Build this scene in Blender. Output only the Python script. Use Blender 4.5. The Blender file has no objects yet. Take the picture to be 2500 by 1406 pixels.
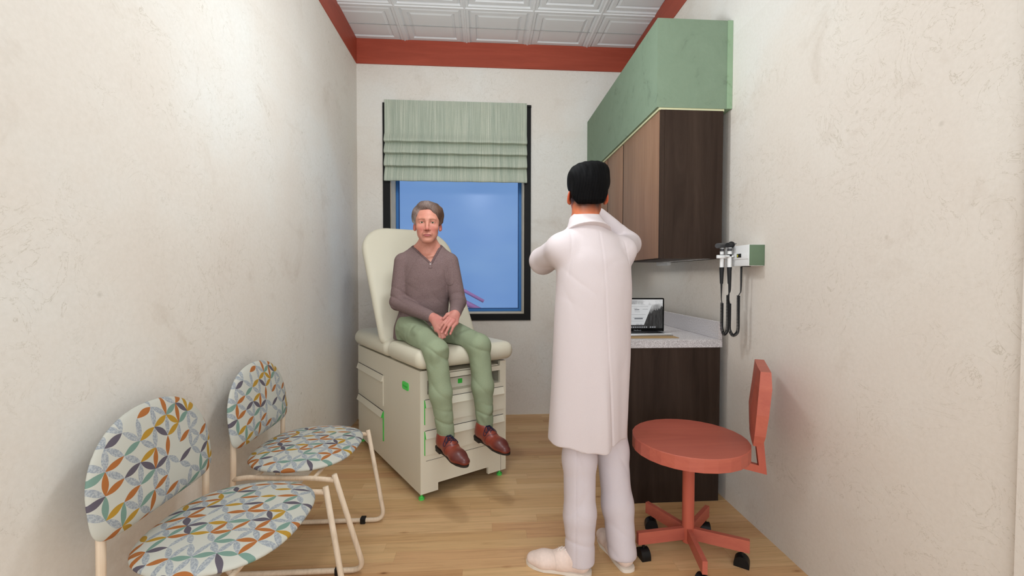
import bpy, bmesh, math, random
import numpy as np
from mathutils import Vector, Matrix, Euler
PI = math.pi
SC = bpy.context.scene
COL = SC.collection
rnd = random.Random(7)

# ------------------------------------------------------------------ tagging
def tag(o, label=None, cat=None, group=None, kind=None):
    if label: o['label'] = label
    if cat: o['category'] = cat
    if group: o['group'] = group
    if kind: o['kind'] = kind
    return o

def empty(name, loc, rz, label, cat, group=None):
    o = bpy.data.objects.new(name, None)
    o.empty_display_size = 0.1
    COL.objects.link(o)
    o.location = loc
    o.rotation_euler = (0, 0, rz)
    return tag(o, label, cat, group)

def link(name, me, mat=None, parent=None):
    o = bpy.data.objects.new(name, me)
    COL.objects.link(o)
    if mat is not None and len(me.materials) == 0: me.materials.append(mat)
    if parent is not None: o.parent = parent
    return o

# ------------------------------------------------------------------ materials
def srgb(r, g, b):
    f = lambda c: ((c/255)/12.92 if c/255 <= 0.04045 else (((c/255)+0.055)/1.055)**2.4)
    return (f(r), f(g), f(b), 1.0)

class NT:
    def __init__(s, name, rough=0.6, spec=0.3):
        s.m = bpy.data.materials.new(name); s.m.use_nodes = True
        s.t = s.m.node_tree; s.b = s.t.nodes['Principled BSDF']
        s.b.inputs['Roughness'].default_value = rough
        s.b.inputs['Specular IOR Level'].default_value = spec
    def n(s, typ, **kw):
        nd = s.t.nodes.new(typ)
        for k, v in kw.items(): setattr(nd, k, v)
        return nd
    def l(s, a, b): s.t.links.new(a, b)
    def coord(s, kind='Object', scale=(1, 1, 1), rot=(0, 0, 0), loc=(0, 0, 0)):
        tc = s.n('ShaderNodeTexCoord'); mp = s.n('ShaderNodeMapping')
        mp.inputs['Scale'].default_value = scale; mp.inputs['Rotation'].default_value = rot
        mp.inputs['Location'].default_value = loc
        s.l(tc.outputs[kind], mp.inputs['Vector'])
        return mp.outputs['Vector']
    def noise(s, vec, scale=5, detail=4, rough=0.5, dist=0.0):
        nd = s.n('ShaderNodeTexNoise'); s.l(vec, nd.inputs['Vector'])
        nd.inputs['Scale'].default_value = scale; nd.inputs['Detail'].default_value = detail
        nd.inputs['Roughness'].default_value = rough; nd.inputs['Distortion'].default_value = dist
        return nd.outputs['Fac']
    def ramp(s, fac, stops):
        nd = s.n('ShaderNodeValToRGB'); s.l(fac, nd.inputs['Fac'])
        e = nd.color_ramp.elements
        while len(e) < len(stops): e.new(0.5)
        for i, (p, c) in enumerate(stops):
            e[i].position = p
            e[i].color = c if len(c) == 4 else (*c, 1)
        return nd.outputs['Color']
    def mix(s, fac, a, b, mode='MIX'):
        nd = s.n('ShaderNodeMix', data_type='RGBA', blend_type=mode)
        if isinstance(fac, float) or isinstance(fac, int): nd.inputs[0].default_value = fac
        else: s.l(fac, nd.inputs[0])
        for v, i in ((a, 6), (b, 7)):
            if isinstance(v, tuple): nd.inputs[i].default_value = v
            else: s.l(v, nd.inputs[i])
        return nd.outputs[2]
    def math(s, op, a, b=None, c=None):
        nd = s.n('ShaderNodeMath', operation=op)
        for v, i in ((a, 0), (b, 1), (c, 2)):
            if v is None: continue
            if isinstance(v, (float, int)): nd.inputs[i].default_value = v
            else: s.l(v, nd.inputs[i])
        return nd.outputs[0]
    def bump(s, h, strength=0.2, dist=0.002):
        nd = s.n('ShaderNodeBump'); nd.inputs['Strength'].default_value = strength
        nd.inputs['Distance'].default_value = dist
        s.l(h, nd.inputs['Height']); s.l(nd.outputs['Normal'], s.b.inputs['Normal'])
    def base(s, c):
        if isinstance(c, tuple): s.b.inputs['Base Color'].default_value = c
        else: s.l(c, s.b.inputs['Base Color'])
        return s.m

def plain(name, rgb, rough=0.5, spec=0.3, metal=0.0, emit=None, var=0.0):
    t = NT(name, rough, spec)
    c = srgb(*rgb)
    if var > 0:
        f = t.noise(t.coord(), 9, 5)
        lo = tuple(x*(1-var) for x in c[:3]) + (1,); hi = tuple(min(1, x*(1+var)) for x in c[:3]) + (1,)
        t.base(t.ramp(f, [(0.3, lo), (0.7, hi)]))
    else: t.base(c)
    t.b.inputs['Metallic'].default_value = metal
    if emit:
        t.b.inputs['Emission Color'].default_value = c; t.b.inputs['Emission Strength'].default_value = emit
    return t.m

def plaster(name, dark=1.0):
    t = NT(name, 0.85, 0.15)
    v = t.coord('Object')
    big = t.noise(v, 1.1, 4, 0.55)
    c = t.ramp(big, [(0.36, srgb(224, 217, 208)), (0.5, srgb(227, 222, 214)), (0.64, srgb(229, 228, 223))])
    # overlapping trowelled sheets: slight tone steps between courses
    br = t.n('ShaderNodeTexBrick'); mp = t.coord('Object', rot=(PI/2, 0, 0)) if False else v
    sep = t.n('ShaderNodeSeparateXYZ'); t.l(v, sep.inputs[0])
    cmb = t.n('ShaderNodeCombineXYZ')
    t.l(t.math('ADD', sep.outputs[0], sep.outputs[1]), cmb.inputs[0]); t.l(sep.outputs[2], cmb.inputs[1])
    t.l(cmb.outputs[0], br.inputs['Vector'])
    br.inputs['Scale'].default_value = 1.0; br.inputs['Mortar Size'].default_value = 0.0
    br.inputs['Brick Width'].default_value = 1.9; br.inputs['Row Height'].default_value = 1.28
    br.offset = 0.37
    br.inputs['Color1'].default_value = (0.955, 0.945, 0.935, 1); br.inputs['Color2'].default_value = (1, 1, 1, 1)
    c = t.mix(0.75, c, br.outputs['Color'], 'MULTIPLY')
    # patchy grey stains
    st = t.noise(v, 2.6, 7, 0.65, 0.6)
    c = t.mix(1.0, c, t.ramp(st, [(0.30, (0.90, 0.88, 0.86)), (0.42, (1, 1, 1))]), 'MULTIPLY')
    # hairline scratches
    w = t.noise(v, 5.0, 6, 0.6, 3.0)
    line = t.math('ABSOLUTE', t.math('SUBTRACT', w, 0.5))
    mask = t.noise(t.coord('Object', loc=(3, 1, 7)), 2.2, 3, 0.6)
    ln = t.ramp(line, [(0.0, (0.76, 0.74, 0.69)), (0.007, (1, 1, 1))])
    mk = t.ramp(mask, [(0.42, (0, 0, 0)), (0.58, (1, 1, 1))])
    c = t.mix(mk, c, t.mix(1.0, c, ln, 'MULTIPLY'))
    # pits
    vo = t.n('ShaderNodeTexVoronoi'); t.l(v, vo.inputs['Vector']); vo.inputs['Scale'].default_value = 4.5
    pit = t.ramp(vo.outputs['Distance'], [(0.015, (0.62, 0.60, 0.56)), (0.05, (1, 1, 1))])
    c = t.mix(t.math('MULTIPLY', mk, 0.7), c, t.mix(1.0, c, pit, 'MULTIPLY'))
    fine = t.noise(v, 70, 6, 0.65)
    c = t.mix(1.0, c, t.ramp(fine, [(0.30, (0.945, 0.94, 0.93)), (0.66, (1.0, 1.0, 1.0))]), 'MULTIPLY')
    t.base(c)
    h = t.math('ADD', t.math('MULTIPLY', fine, 0.4), w)
    t.bump(h, 0.25, 0.003)
    return t.m

def wood(name, c1, c2, axis='Z', scale=1.0, rough=0.5, contrast=0.5, spec=0.3, bump=0.12, fine=90):
    t = NT(name, rough, spec)
    sc = {'X': (1.2, 14, 14), 'Y': (14, 1.2, 14), 'Z': (14, 14, 1.2)}[axis]
    v = t.coord('Object', scale=tuple(s*scale for s in sc))
    a = t.noise(v, 1.5, 7, 0.62, 0.8)
    sc2 = {'X': (2, fine, fine), 'Y': (fine, 2, fine), 'Z': (fine, fine, 2)}[axis]
    b = t.noise(t.coord('Object', scale=sc2), 2.0, 3, 0.5)
    f = t.math('ADD', t.math('MULTIPLY', a, 1-contrast*0.4), t.math('MULTIPLY', b, contrast*0.4))
    t.base(t.ramp(f, [(0.3, srgb(*c1)), (0.68, srgb(*c2))]))
    t.bump(f, bump, 0.002)
    return t.m

def oak_floor():
    t = NT('oak_plank_floor', 0.42, 0.35)
    v = t.coord('Object'); sep = t.n('ShaderNodeSeparateXYZ'); t.l(v, sep.inputs[0])
    x, y = sep.outputs[0], sep.outputs[1]; H, L = 0.068, 0.92
    yy = t.math('DIVIDE', y, H); row = t.math('FLOOR', yy); fy = t.math('SUBTRACT', yy, row)
    w1 = t.n('ShaderNodeTexWhiteNoise', noise_dimensions='1D'); t.l(row, w1.inputs['W'])
    xx = t.math('ADD', t.math('DIVIDE', x, L), t.math('MULTIPLY', w1.outputs['Value'], 7.3)); col_ = t.math('FLOOR', xx); fx = t.math('SUBTRACT', xx, col_)
    cmb = t.n('ShaderNodeCombineXYZ'); t.l(row, cmb.inputs[0]); t.l(col_, cmb.inputs[1])
    w2 = t.n('ShaderNodeTexWhiteNoise', noise_dimensions='2D'); t.l(cmb.outputs[0], w2.inputs['Vector'])
    base = t.ramp(w2.outputs['Value'], [(0.0, srgb(194, 150, 106)), (0.35, srgb(206, 167, 120)), (0.75, srgb(218, 183, 137)), (1.0, srgb(202, 157, 114))])
    off = t.n('ShaderNodeVectorMath', operation='ADD'); t.l(v, off.inputs[0])
    sc3 = t.n('ShaderNodeVectorMath', operation='SCALE'); t.l(w2.outputs['Color'], sc3.inputs[0]); sc3.inputs[3].default_value = 9.0; t.l(sc3.outputs[0], off.inputs[1])
    mp = t.n('ShaderNodeMapping'); mp.inputs['Scale'].default_value = (1.3, 24, 1); t.l(off.outputs[0], mp.inputs['Vector'])
    g = t.noise(mp.outputs[0], 2.2, 8, 0.66, 0.5)
    c = t.mix(1.0, base, t.ramp(g, [(0.28, (0.74, 0.68, 0.61)), (0.5, (0.96, 0.95, 0.93)), (0.72, (1.07, 1.05, 1.02))]), 'MULTIPLY')
    gap = t.math('MINIMUM', t.math('MULTIPLY', t.math('MINIMUM', fy, t.math('SUBTRACT', 1.0, fy)), H), t.math('MULTIPLY', t.math('MINIMUM', fx, t.math('SUBTRACT', 1.0, fx)), L))
    c = t.mix(1.0, c, t.ramp(t.math('MULTIPLY', gap, 100.0), [(0.0, (0.72, 0.68, 0.62)), (0.10, (1, 1, 1))]), 'MULTIPLY')
    vo = t.n('ShaderNodeTexVoronoi'); t.l(t.coord('Object', scale=(2.6, 6.5, 1)), vo.inputs['Vector'])
    vo.inputs['Scale'].default_value = 1.25; vo.inputs['Randomness'].default_value = 1.0
    k = t.ramp(vo.outputs['Distance'], [(0.022, (0.38, 0.28, 0.20)), (0.06, (0.86, 0.8, 0.74)), (0.11, (1, 1, 1))])
    c = t.mix(1.0, c, k, 'MULTIPLY')
    t.base(c); t.bump(g, 0.06, 0.001)
    return t.m

def leaf_fabric(name, plane, s=0.115, loc=(0, 0, 0), warp=0.012, rot=0.35):
    """Cream cloth printed with interlocking leaf shapes laid along a triangular net."""
    t = NT(name, 0.8, 0.2)
    tc = t.n('ShaderNodeTexCoord')
    wn = t.n('ShaderNodeTexNoise'); t.l(tc.outputs['Object'], wn.inputs['Vector']); wn.inputs['Scale'].default_value = 7
    wv = t.n('ShaderNodeVectorMath', operation='MULTIPLY_ADD')
    t.l(wn.outputs['Color'], wv.inputs[0]); wv.inputs[1].default_value = (warp*2,)*3
    t.l(tc.outputs['Object'], wv.inputs[2])
    sep = t.n('ShaderNodeSeparateXYZ'); t.l(wv.outputs[0], sep.inputs[0])
    X = sep.outputs['XYZ'.index(plane[0])]; Y = sep.outputs['XYZ'.index(plane[1])]
    X = t.math('ADD', X, loc[0]); Y = t.math('ADD', Y, loc[1])
    cream = srgb(190, 190, 180)
    col = None
    wv2 = t.n('ShaderNodeTexNoise'); t.l(tc.outputs['Object'], wv2.inputs['Vector']); wv2.inputs['Scale'].default_value = 220
    hat = t.ramp(wv2.outputs['Fac'], [(0.42, srgb(142, 149, 155)), (0.6, srgb(170, 174, 175))])
    h = s*math.sqrt(3)/2
    col = cream
    palettes = [
        [(0.0, srgb(164, 102, 54)), (0.30, srgb(92, 86, 96)), (0.50, srgb(172, 134, 50)), (0.68, srgb(114, 143, 131)), (0.84, srgb(164, 102, 54))],
        [(0.0, srgb(114, 143, 131)), (0.2, srgb(164, 102, 54)), (0.45, srgb(172, 134, 50)), (0.62, srgb(92, 86, 96))],
        [(0.0, srgb(92, 86, 96)), (0.12, srgb(172, 134, 50))]]
    for d in range(3):
        ang = rot + d*PI/3
        ca, sa = math.cos(ang), math.sin(ang)
        a = t.math('ADD', t.math('MULTIPLY', X, ca), t.math('MULTIPLY', Y, sa))
        b = t.math('ADD', t.math('MULTIPLY', X, -sa), t.math('MULTIPLY', Y, ca))
        k = t.math('ROUND', t.math('DIVIDE', b, h))
        db = t.math('ABSOLUTE', t.math('SUBTRACT', b, t.math('MULTIPLY', k, h)))
        aa = t.math('DIVIDE', t.math('ADD', a, t.math('MULTIPLY', k, s/2)), s)
        i = t.math('FLOOR', aa); u = t.math('SUBTRACT', aa, i)
        prof = t.math('MULTIPLY', t.math('MULTIPLY', u, t.math('SUBTRACT', 1.0, u)), 4*0.150*s)
        inside0 = t.math('LESS_THAN', db, prof)
        cmb = t.n('ShaderNodeCombineXYZ'); t.l(i, cmb.inputs[0]); t.l(k, cmb.inputs[1]); cmb.inputs[2].default_value = d*3.7+1
        w = t.n('ShaderNodeTexWhiteNoise', noise_dimensions='3D'); t.l(cmb.outputs[0], w.inputs['Vector'])
        sc_ = t.n('ShaderNodeSeparateColor'); t.l(w.outputs['Color'], sc_.inputs[0])
        inside = t.math('MULTIPLY', inside0, t.math('GREATER_THAN', sc_.outputs[1], 0.22))
        r = t.n('ShaderNodeValToRGB'); t.l(w.outputs['Value'], r.inputs['Fac']); r.color_ramp.interpolation = 'CONSTANT'
        e = r.color_ramp.elements
        st = palettes[d]
        while len(e) < len(st): e.new(0.5)
        for q, (p, c) in enumerate(st): e[q].position = p; e[q].color = c
        lc = r.outputs['Color']
        if d == 2:
            lc = t.mix(t.math('GREATER_THAN', w.outputs['Value'], 0.18), lc, hat)
        elif d == 1:
            lc = t.mix(t.math('GREATER_THAN', w.outputs['Value'], 0.52), lc, hat)
        else:
            lc = t.mix(t.math('GREATER_THAN', w.outputs['Value'], 0.88), lc, hat)
        col = t.mix(inside, col, lc)
    t.base(col)
    wb = t.noise(t.coord(), 300, 2)
    t.bump(wb, 0.1, 0.001)
    return t.m

def vcol(name, rough=0.55, spec=0.3, sss=0.0, bump=None):
    t = NT(name, rough, spec)
    a = t.n('ShaderNodeVertexColor', layer_name='Col')
    c = a.outputs['Color']
    f = t.noise(t.coord(), 90, 4)
    c = t.mix(1.0, c, t.ramp(f, [(0.3, (0.95, 0.94, 0.93)), (0.7, (1.04, 1.03, 1.02))]), 'MULTIPLY')
    t.base(c)
    if bump: t.bump(t.noise(t.coord(scale=bump[0]), bump[1], 4), bump[2], 0.002)
    return t.m

def cloth(name, c1, c2, rough=0.85, scale=160, stretch=(1, 1, 1), bump=0.2, heather=True, foldscale=None):
    t = NT(name, rough, 0.15)
    f = t.noise(t.coord(scale=stretch), scale, 4, 0.7)
    c = t.ramp(f, [(0.34, srgb(*c1)), (0.66, srgb(*c2))])
    t.base(c)
    if foldscale:
        g = t.noise(t.coord(scale=foldscale), 1.0, 3, 0.5, 0.4)
        t.bump(t.math('ADD', t.math('MULTIPLY', f, 0.02), g), bump, 0.02)
    else: t.bump(f, bump, 0.001)
    return t.m

M = {}
M['wall'] = plaster('plaster_wall')
M['floor'] = oak_floor()
M['red'] = wood('red_stained_wood', (150, 66, 48), (172, 80, 60), 'X', 0.8, 0.5, 0.5)
M['redy'] = wood('red_stained_wood_lengthwise', (150, 66, 48), (172, 80, 60), 'Y', 0.8, 0.5, 0.5)
M['stool'] = wood('coral_red_painted_wood', (172, 88, 74), (190, 104, 84), 'X', 0.7, 0.45, 0.4)
M['stoolz'] = wood('coral_red_painted_wood_upright', (176, 86, 70), (194, 102, 80), 'Z', 0.7, 0.45, 0.3)
M['black'] = plain('black_plastic', (12, 12, 13), 0.45, 0.3)
M['green_wall'] = None
def green_plaster(name, lo, hi):
    t = NT(name, 0.75, 0.2)
    f = t.noise(t.coord(), 6, 8, 0.72, 1.2)
    f2 = t.noise(t.coord(), 60, 4, 0.6)
    c = t.ramp(f, [(0.33, srgb(*lo)), (0.42, srgb(*hi)), (0.8, srgb(*[min(255, x+6) for x in hi]))])
    t.base(c); t.bump(t.math('ADD', f, t.math('MULTIPLY', f2, 0.5)), 0.35, 0.004)
    return t.m
M['green_wall'] = green_plaster('sage_green_plaster', (110, 126, 108), (122, 141, 120))
M['lip'] = plain('pale_cream_edge', (208, 208, 170), 0.6)
M['dark'] = wood('dark_walnut_laminate', (42, 31, 25), (64, 51, 43), 'Z', 0.6, 0.6, 0.15, 0.12, 0.04, 20)
M['door'] = wood('mid_brown_door_veneer', (122, 90, 70), (150, 117, 94), 'Z', 0.5, 0.5, 1.0, 0.3, 0.1, 60)
def granite():
    t = NT('speckled_lilac_grey_stone', 0.45, 0.4)
    f = t.noise(t.coord(), 260, 3, 0.7)
    c = t.ramp(f, [(0.36, srgb(156, 150, 152)), (0.5, srgb(194, 189, 190)), (0.62, srgb(224, 222, 222))])
    t.base(c); return t.m
M['granite'] = granite()
M['table'] = plain('warm_ivory_enamel', (220, 213, 194), 0.5, 0.3)
M['vinyl'] = plain('ivory_vinyl_upholstery', (212, 206, 186), 0.48, 0.35)
M['lime'] = plain('bright_green_plastic', (86, 214, 92), 0.5, 0.3)
M['limed'] = plain('bright_green_plastic_deep', (66, 190, 72), 0.5, 0.3)
M['shadowgap'] = plain('dark_gap', (60, 54, 46), 0.7)
M['ash'] = wood('whitewashed_ash', (200, 178, 152), (232, 212, 188), 'Z', 1.2, 0.5, 0.8)
M['fab_back'] = leaf_fabric('leaf_print_fabric_back', 'YZ', 0.060, (0.03, 0.02), 0.009)
M['fab_seat'] = leaf_fabric('leaf_print_fabric_seat', 'XY', 0.058, (0.01, 0.05), 0.016, 0.1)
M['white'] = plain('white_plastic', (228, 230, 230), 0.4, 0.4)
M['grey'] = plain('dark_grey_plastic', (70, 71, 74), 0.4, 0.4)
M['steel'] = plain('brushed_silver', (190, 192, 196), 0.3, 0.5, 0.7)
M['rubber'] = plain('black_rubber', (30, 31, 33), 0.55, 0.3)
M['blackframe'] = plain('black_window_casing', (18, 18, 18), 0.55, 0.2)
M['blueframe'] = plain('blue_window_sash', (58, 118, 185), 0.45, 0.3)
M['reveal'] = plain('beige_window_reveal', (214, 198, 170), 0.8, 0.2, var=0.06)

# ------------------------------------------------------------------ mesh helpers
class MB:
    def __init__(s): s.bm = bmesh.new()
    def box(s, x0, x1, y0, y1, z0, z1, bev=0.0, seg=2, rot=None):
        r = bmesh.ops.create_cube(s.bm, size=1.0)
        vs = r['verts']
        bmesh.ops.scale(s.bm, vec=(abs(x1-x0), abs(y1-y0), abs(z1-z0)), verts=vs)
        bmesh.ops.translate(s.bm, vec=((x0+x1)/2, (y0+y1)/2, (z0+z1)/2), verts=vs)
        if bev > 0:
            es = list({e for v in vs for e in v.link_edges})
            r2 = bmesh.ops.bevel(s.bm, geom=es, offset=bev, segments=seg, profile=0.5, affect='EDGES')
            vs = list({v for f in r2['faces'] for v in f.verts} | {v for v in vs if v.is_valid})
        if rot is not None: bmesh.ops.transform(s.bm, matrix=rot, verts=vs)
        return vs
    def cyl(s, a, b, ra, rb=None, n=24, cap=True):
        a, b = Vector(a), Vector(b); rb = ra if rb is None else rb
        d = b-a; q = d.to_track_quat('Z', 'Y').to_matrix().to_4x4()
        r = bmesh.ops.create_cone(s.bm, cap_ends=cap, segments=n, radius1=ra, radius2=rb, depth=d.length,
                                  matrix=Matrix.Translation((a+b)/2) @ q)
        return r['verts']
    def ball(s, c, r, scale=(1, 1, 1), u=24, v=16):
        q = bmesh.ops.create_uvsphere(s.bm, u_segments=u, v_segments=v, radius=r,
                                      matrix=Matrix.Translation(c) @ Matrix.Diagonal((*scale, 1)))
        return q['verts']
    def lathe(s, prof, n=32, c=(0, 0, 0), mat=None):
        rings = []
        for (r, z) in prof:
            rings.append([s.bm.verts.new((c[0]+r*math.cos(2*PI*i/n), c[1]+r*math.sin(2*PI*i/n), c[2]+z)) for i in range(n)])
        for a, b in zip(rings, rings[1:]):
            for i in range(n): s.bm.faces.new((a[i], a[(i+1) % n], b[(i+1) % n], b[i]))
        s.bm.faces.new(rings[0][::-1]); s.bm.faces.new(rings[-1])
        vs = [v for r in rings for v in r]
        if mat is not None: bmesh.ops.transform(s.bm, matrix=mat, verts=vs)
        return vs
    def tube(s, pts, r, n=12, closed=False, cap=True):
        pts = [Vector(p) for p in pts]; m = len(pts)
        rr = r if isinstance(r, (list, tuple)) else [r]*m
        T = []
        for i in range(m):
            if closed: t = pts[(i+1) % m]-pts[i-1]
            else: t = pts[min(i+1, m-1)]-pts[max(i-1, 0)]
            T.append(t.normalized())
        up = Vector((0, 0, 1)) if abs(T[0].z) < 0.9 else Vector((1, 0, 0))
        nrm = T[0].cross(up).normalized(); rings = []
        for i in range(m):
            if i:
                nrm = (nrm - T[i]*nrm.dot(T[i]))
                if nrm.length < 1e-6: nrm = T[i].orthogonal()
                nrm.normalize()
            bn = T[i].cross(nrm)
            rings.append([s.bm.verts.new(pts[i]+(nrm*math.cos(2*PI*k/n)+bn*math.sin(2*PI*k/n))*rr[i]) for k in range(n)])
        rng = range(m) if closed else range(m-1)
        for i in rng:
            a, b = rings[i], rings[(i+1) % m]
            for k in range(n): s.bm.faces.new((a[k], a[(k+1) % n], b[(k+1) % n], b[k]))
        if not closed and cap:
            s.bm.faces.new(rings[0][::-1]); s.bm.faces.new(rings[-1])
        return [v for r_ in rings for v in r_]
    def prism(s, poly, z0, z1, mat=None):
        a = [s.bm.verts.new((x, y, z0)) for x, y in poly]; b = [s.bm.verts.new((x, y, z1)) for x, y in poly]
        n = len(poly)
        s.bm.faces.new(a[::-1]); s.bm.faces.new(b)
        for i in range(n): s.bm.faces.new((a[i], a[(i+1) % n], b[(i+1) % n], b[i]))
        if mat is not None: bmesh.ops.transform(s.bm, matrix=mat, verts=a+b)
        return a+b
    def grid(s, rows, closed_u=False):
        vs = [[s.bm.verts.new(p) for p in row] for row in rows]
        for a, b in zip(vs, vs[1:]):
            n = len(a)
            for i in range(n if closed_u else n-1):
                s.bm.faces.new((a[i], a[(i+1) % n], b[(i+1) % n], b[i]))
        return vs
    def build(s, name, mat=None, parent=None, smooth=False, autos=None):
        bmesh.ops.recalc_face_normals(s.bm, faces=s.bm.faces)
        me = bpy.data.meshes.new(name); s.bm.to_mesh(me); s.bm.free()
        if smooth or autos:
            for p in me.polygons: p.use_smooth = True
        o = link(name, me, mat, parent)
        if autos:
            try: me.set_sharp_from_angle(angle=math.radians(autos))
            except Exception: pass
        return o

def box(name, dims, mat, parent=None, bev=0.0, seg=2, autos=None):
    m = MB(); m.box(*dims, bev=bev, seg=seg)
    return m.build(name, mat, parent, autos=(40 if bev > 0 else None))

def text_mesh(name, cu):
    tmp = bpy.data.objects.new(name+'_outline', cu); COL.objects.link(tmp)
    dg = bpy.context.evaluated_depsgraph_get(); dg.update()
    me = bpy.data.meshes.new_from_object(tmp.evaluated_get(dg))
    bpy.data.objects.remove(tmp)
    if len(me.materials) == 0: me.materials.append(cu.materials[0])
    me.name = name
    o = bpy.data.objects.new(name, me); COL.objects.link(o)
    return o

def smooth_path(ctrl, per=8):
    P = [Vector(c) for c in ctrl]; out = []
    for i in range(len(P)-1):
        p0, p1, p2, p3 = P[max(i-1, 0)], P[i], P[i+1], P[min(i+2, len(P)-1)]
        for k in range(per):
            t = k/per
            out.append(0.5*((2*p1)+(-p0+p2)*t+(2*p0-5*p1+4*p2-p3)*t*t+(-p0+3*p1-3*p2+p3)*t**3))
    out.append(P[-1]); return out

def bent(ctrl, r=0.04, seg=6):
    """polyline with rounded corners"""
    P = [Vector(c) for c in ctrl]; out = [P[0]]
    for i in range(1, len(P)-1):
        a = (P[i-1]-P[i]); b = (P[i+1]-P[i]); q = min(r, a.length*0.45, b.length*0.45)
        s = P[i]+a.normalized()*q; e = P[i]+b.normalized()*q
        for k in range(seg+1):
            t = k/seg; out.append(s*(1-t)**2+P[i]*2*t*(1-t)+e*t*t)
    out.append(P[-1]); return out

# ------------------------------------------------------------------ implicit-surface modeller (for people, clothes, shoes)
def smin(a, b, k):
    if k <= 0: return np.minimum(a, b)
    h = np.maximum(k-np.abs(a-b), 0)/k
    return np.minimum(a, b)-h*h*k*0.25

class Frame:
    def __init__(s, o=(0, 0, 0), R=None): s.o = np.array(o, float); s.R = np.eye(3) if R is None else np.array(R, float)
    def inv(s, P): return (P-s.o) @ s.R          # columns of R are the local axes
    def fwd(s, P): return np.asarray(P, float) @ s.R.T + s.o

def rotm(rx=0, ry=0, rz=0): return np.array(Euler((rx, ry, rz), 'XYZ').to_matrix())

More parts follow.
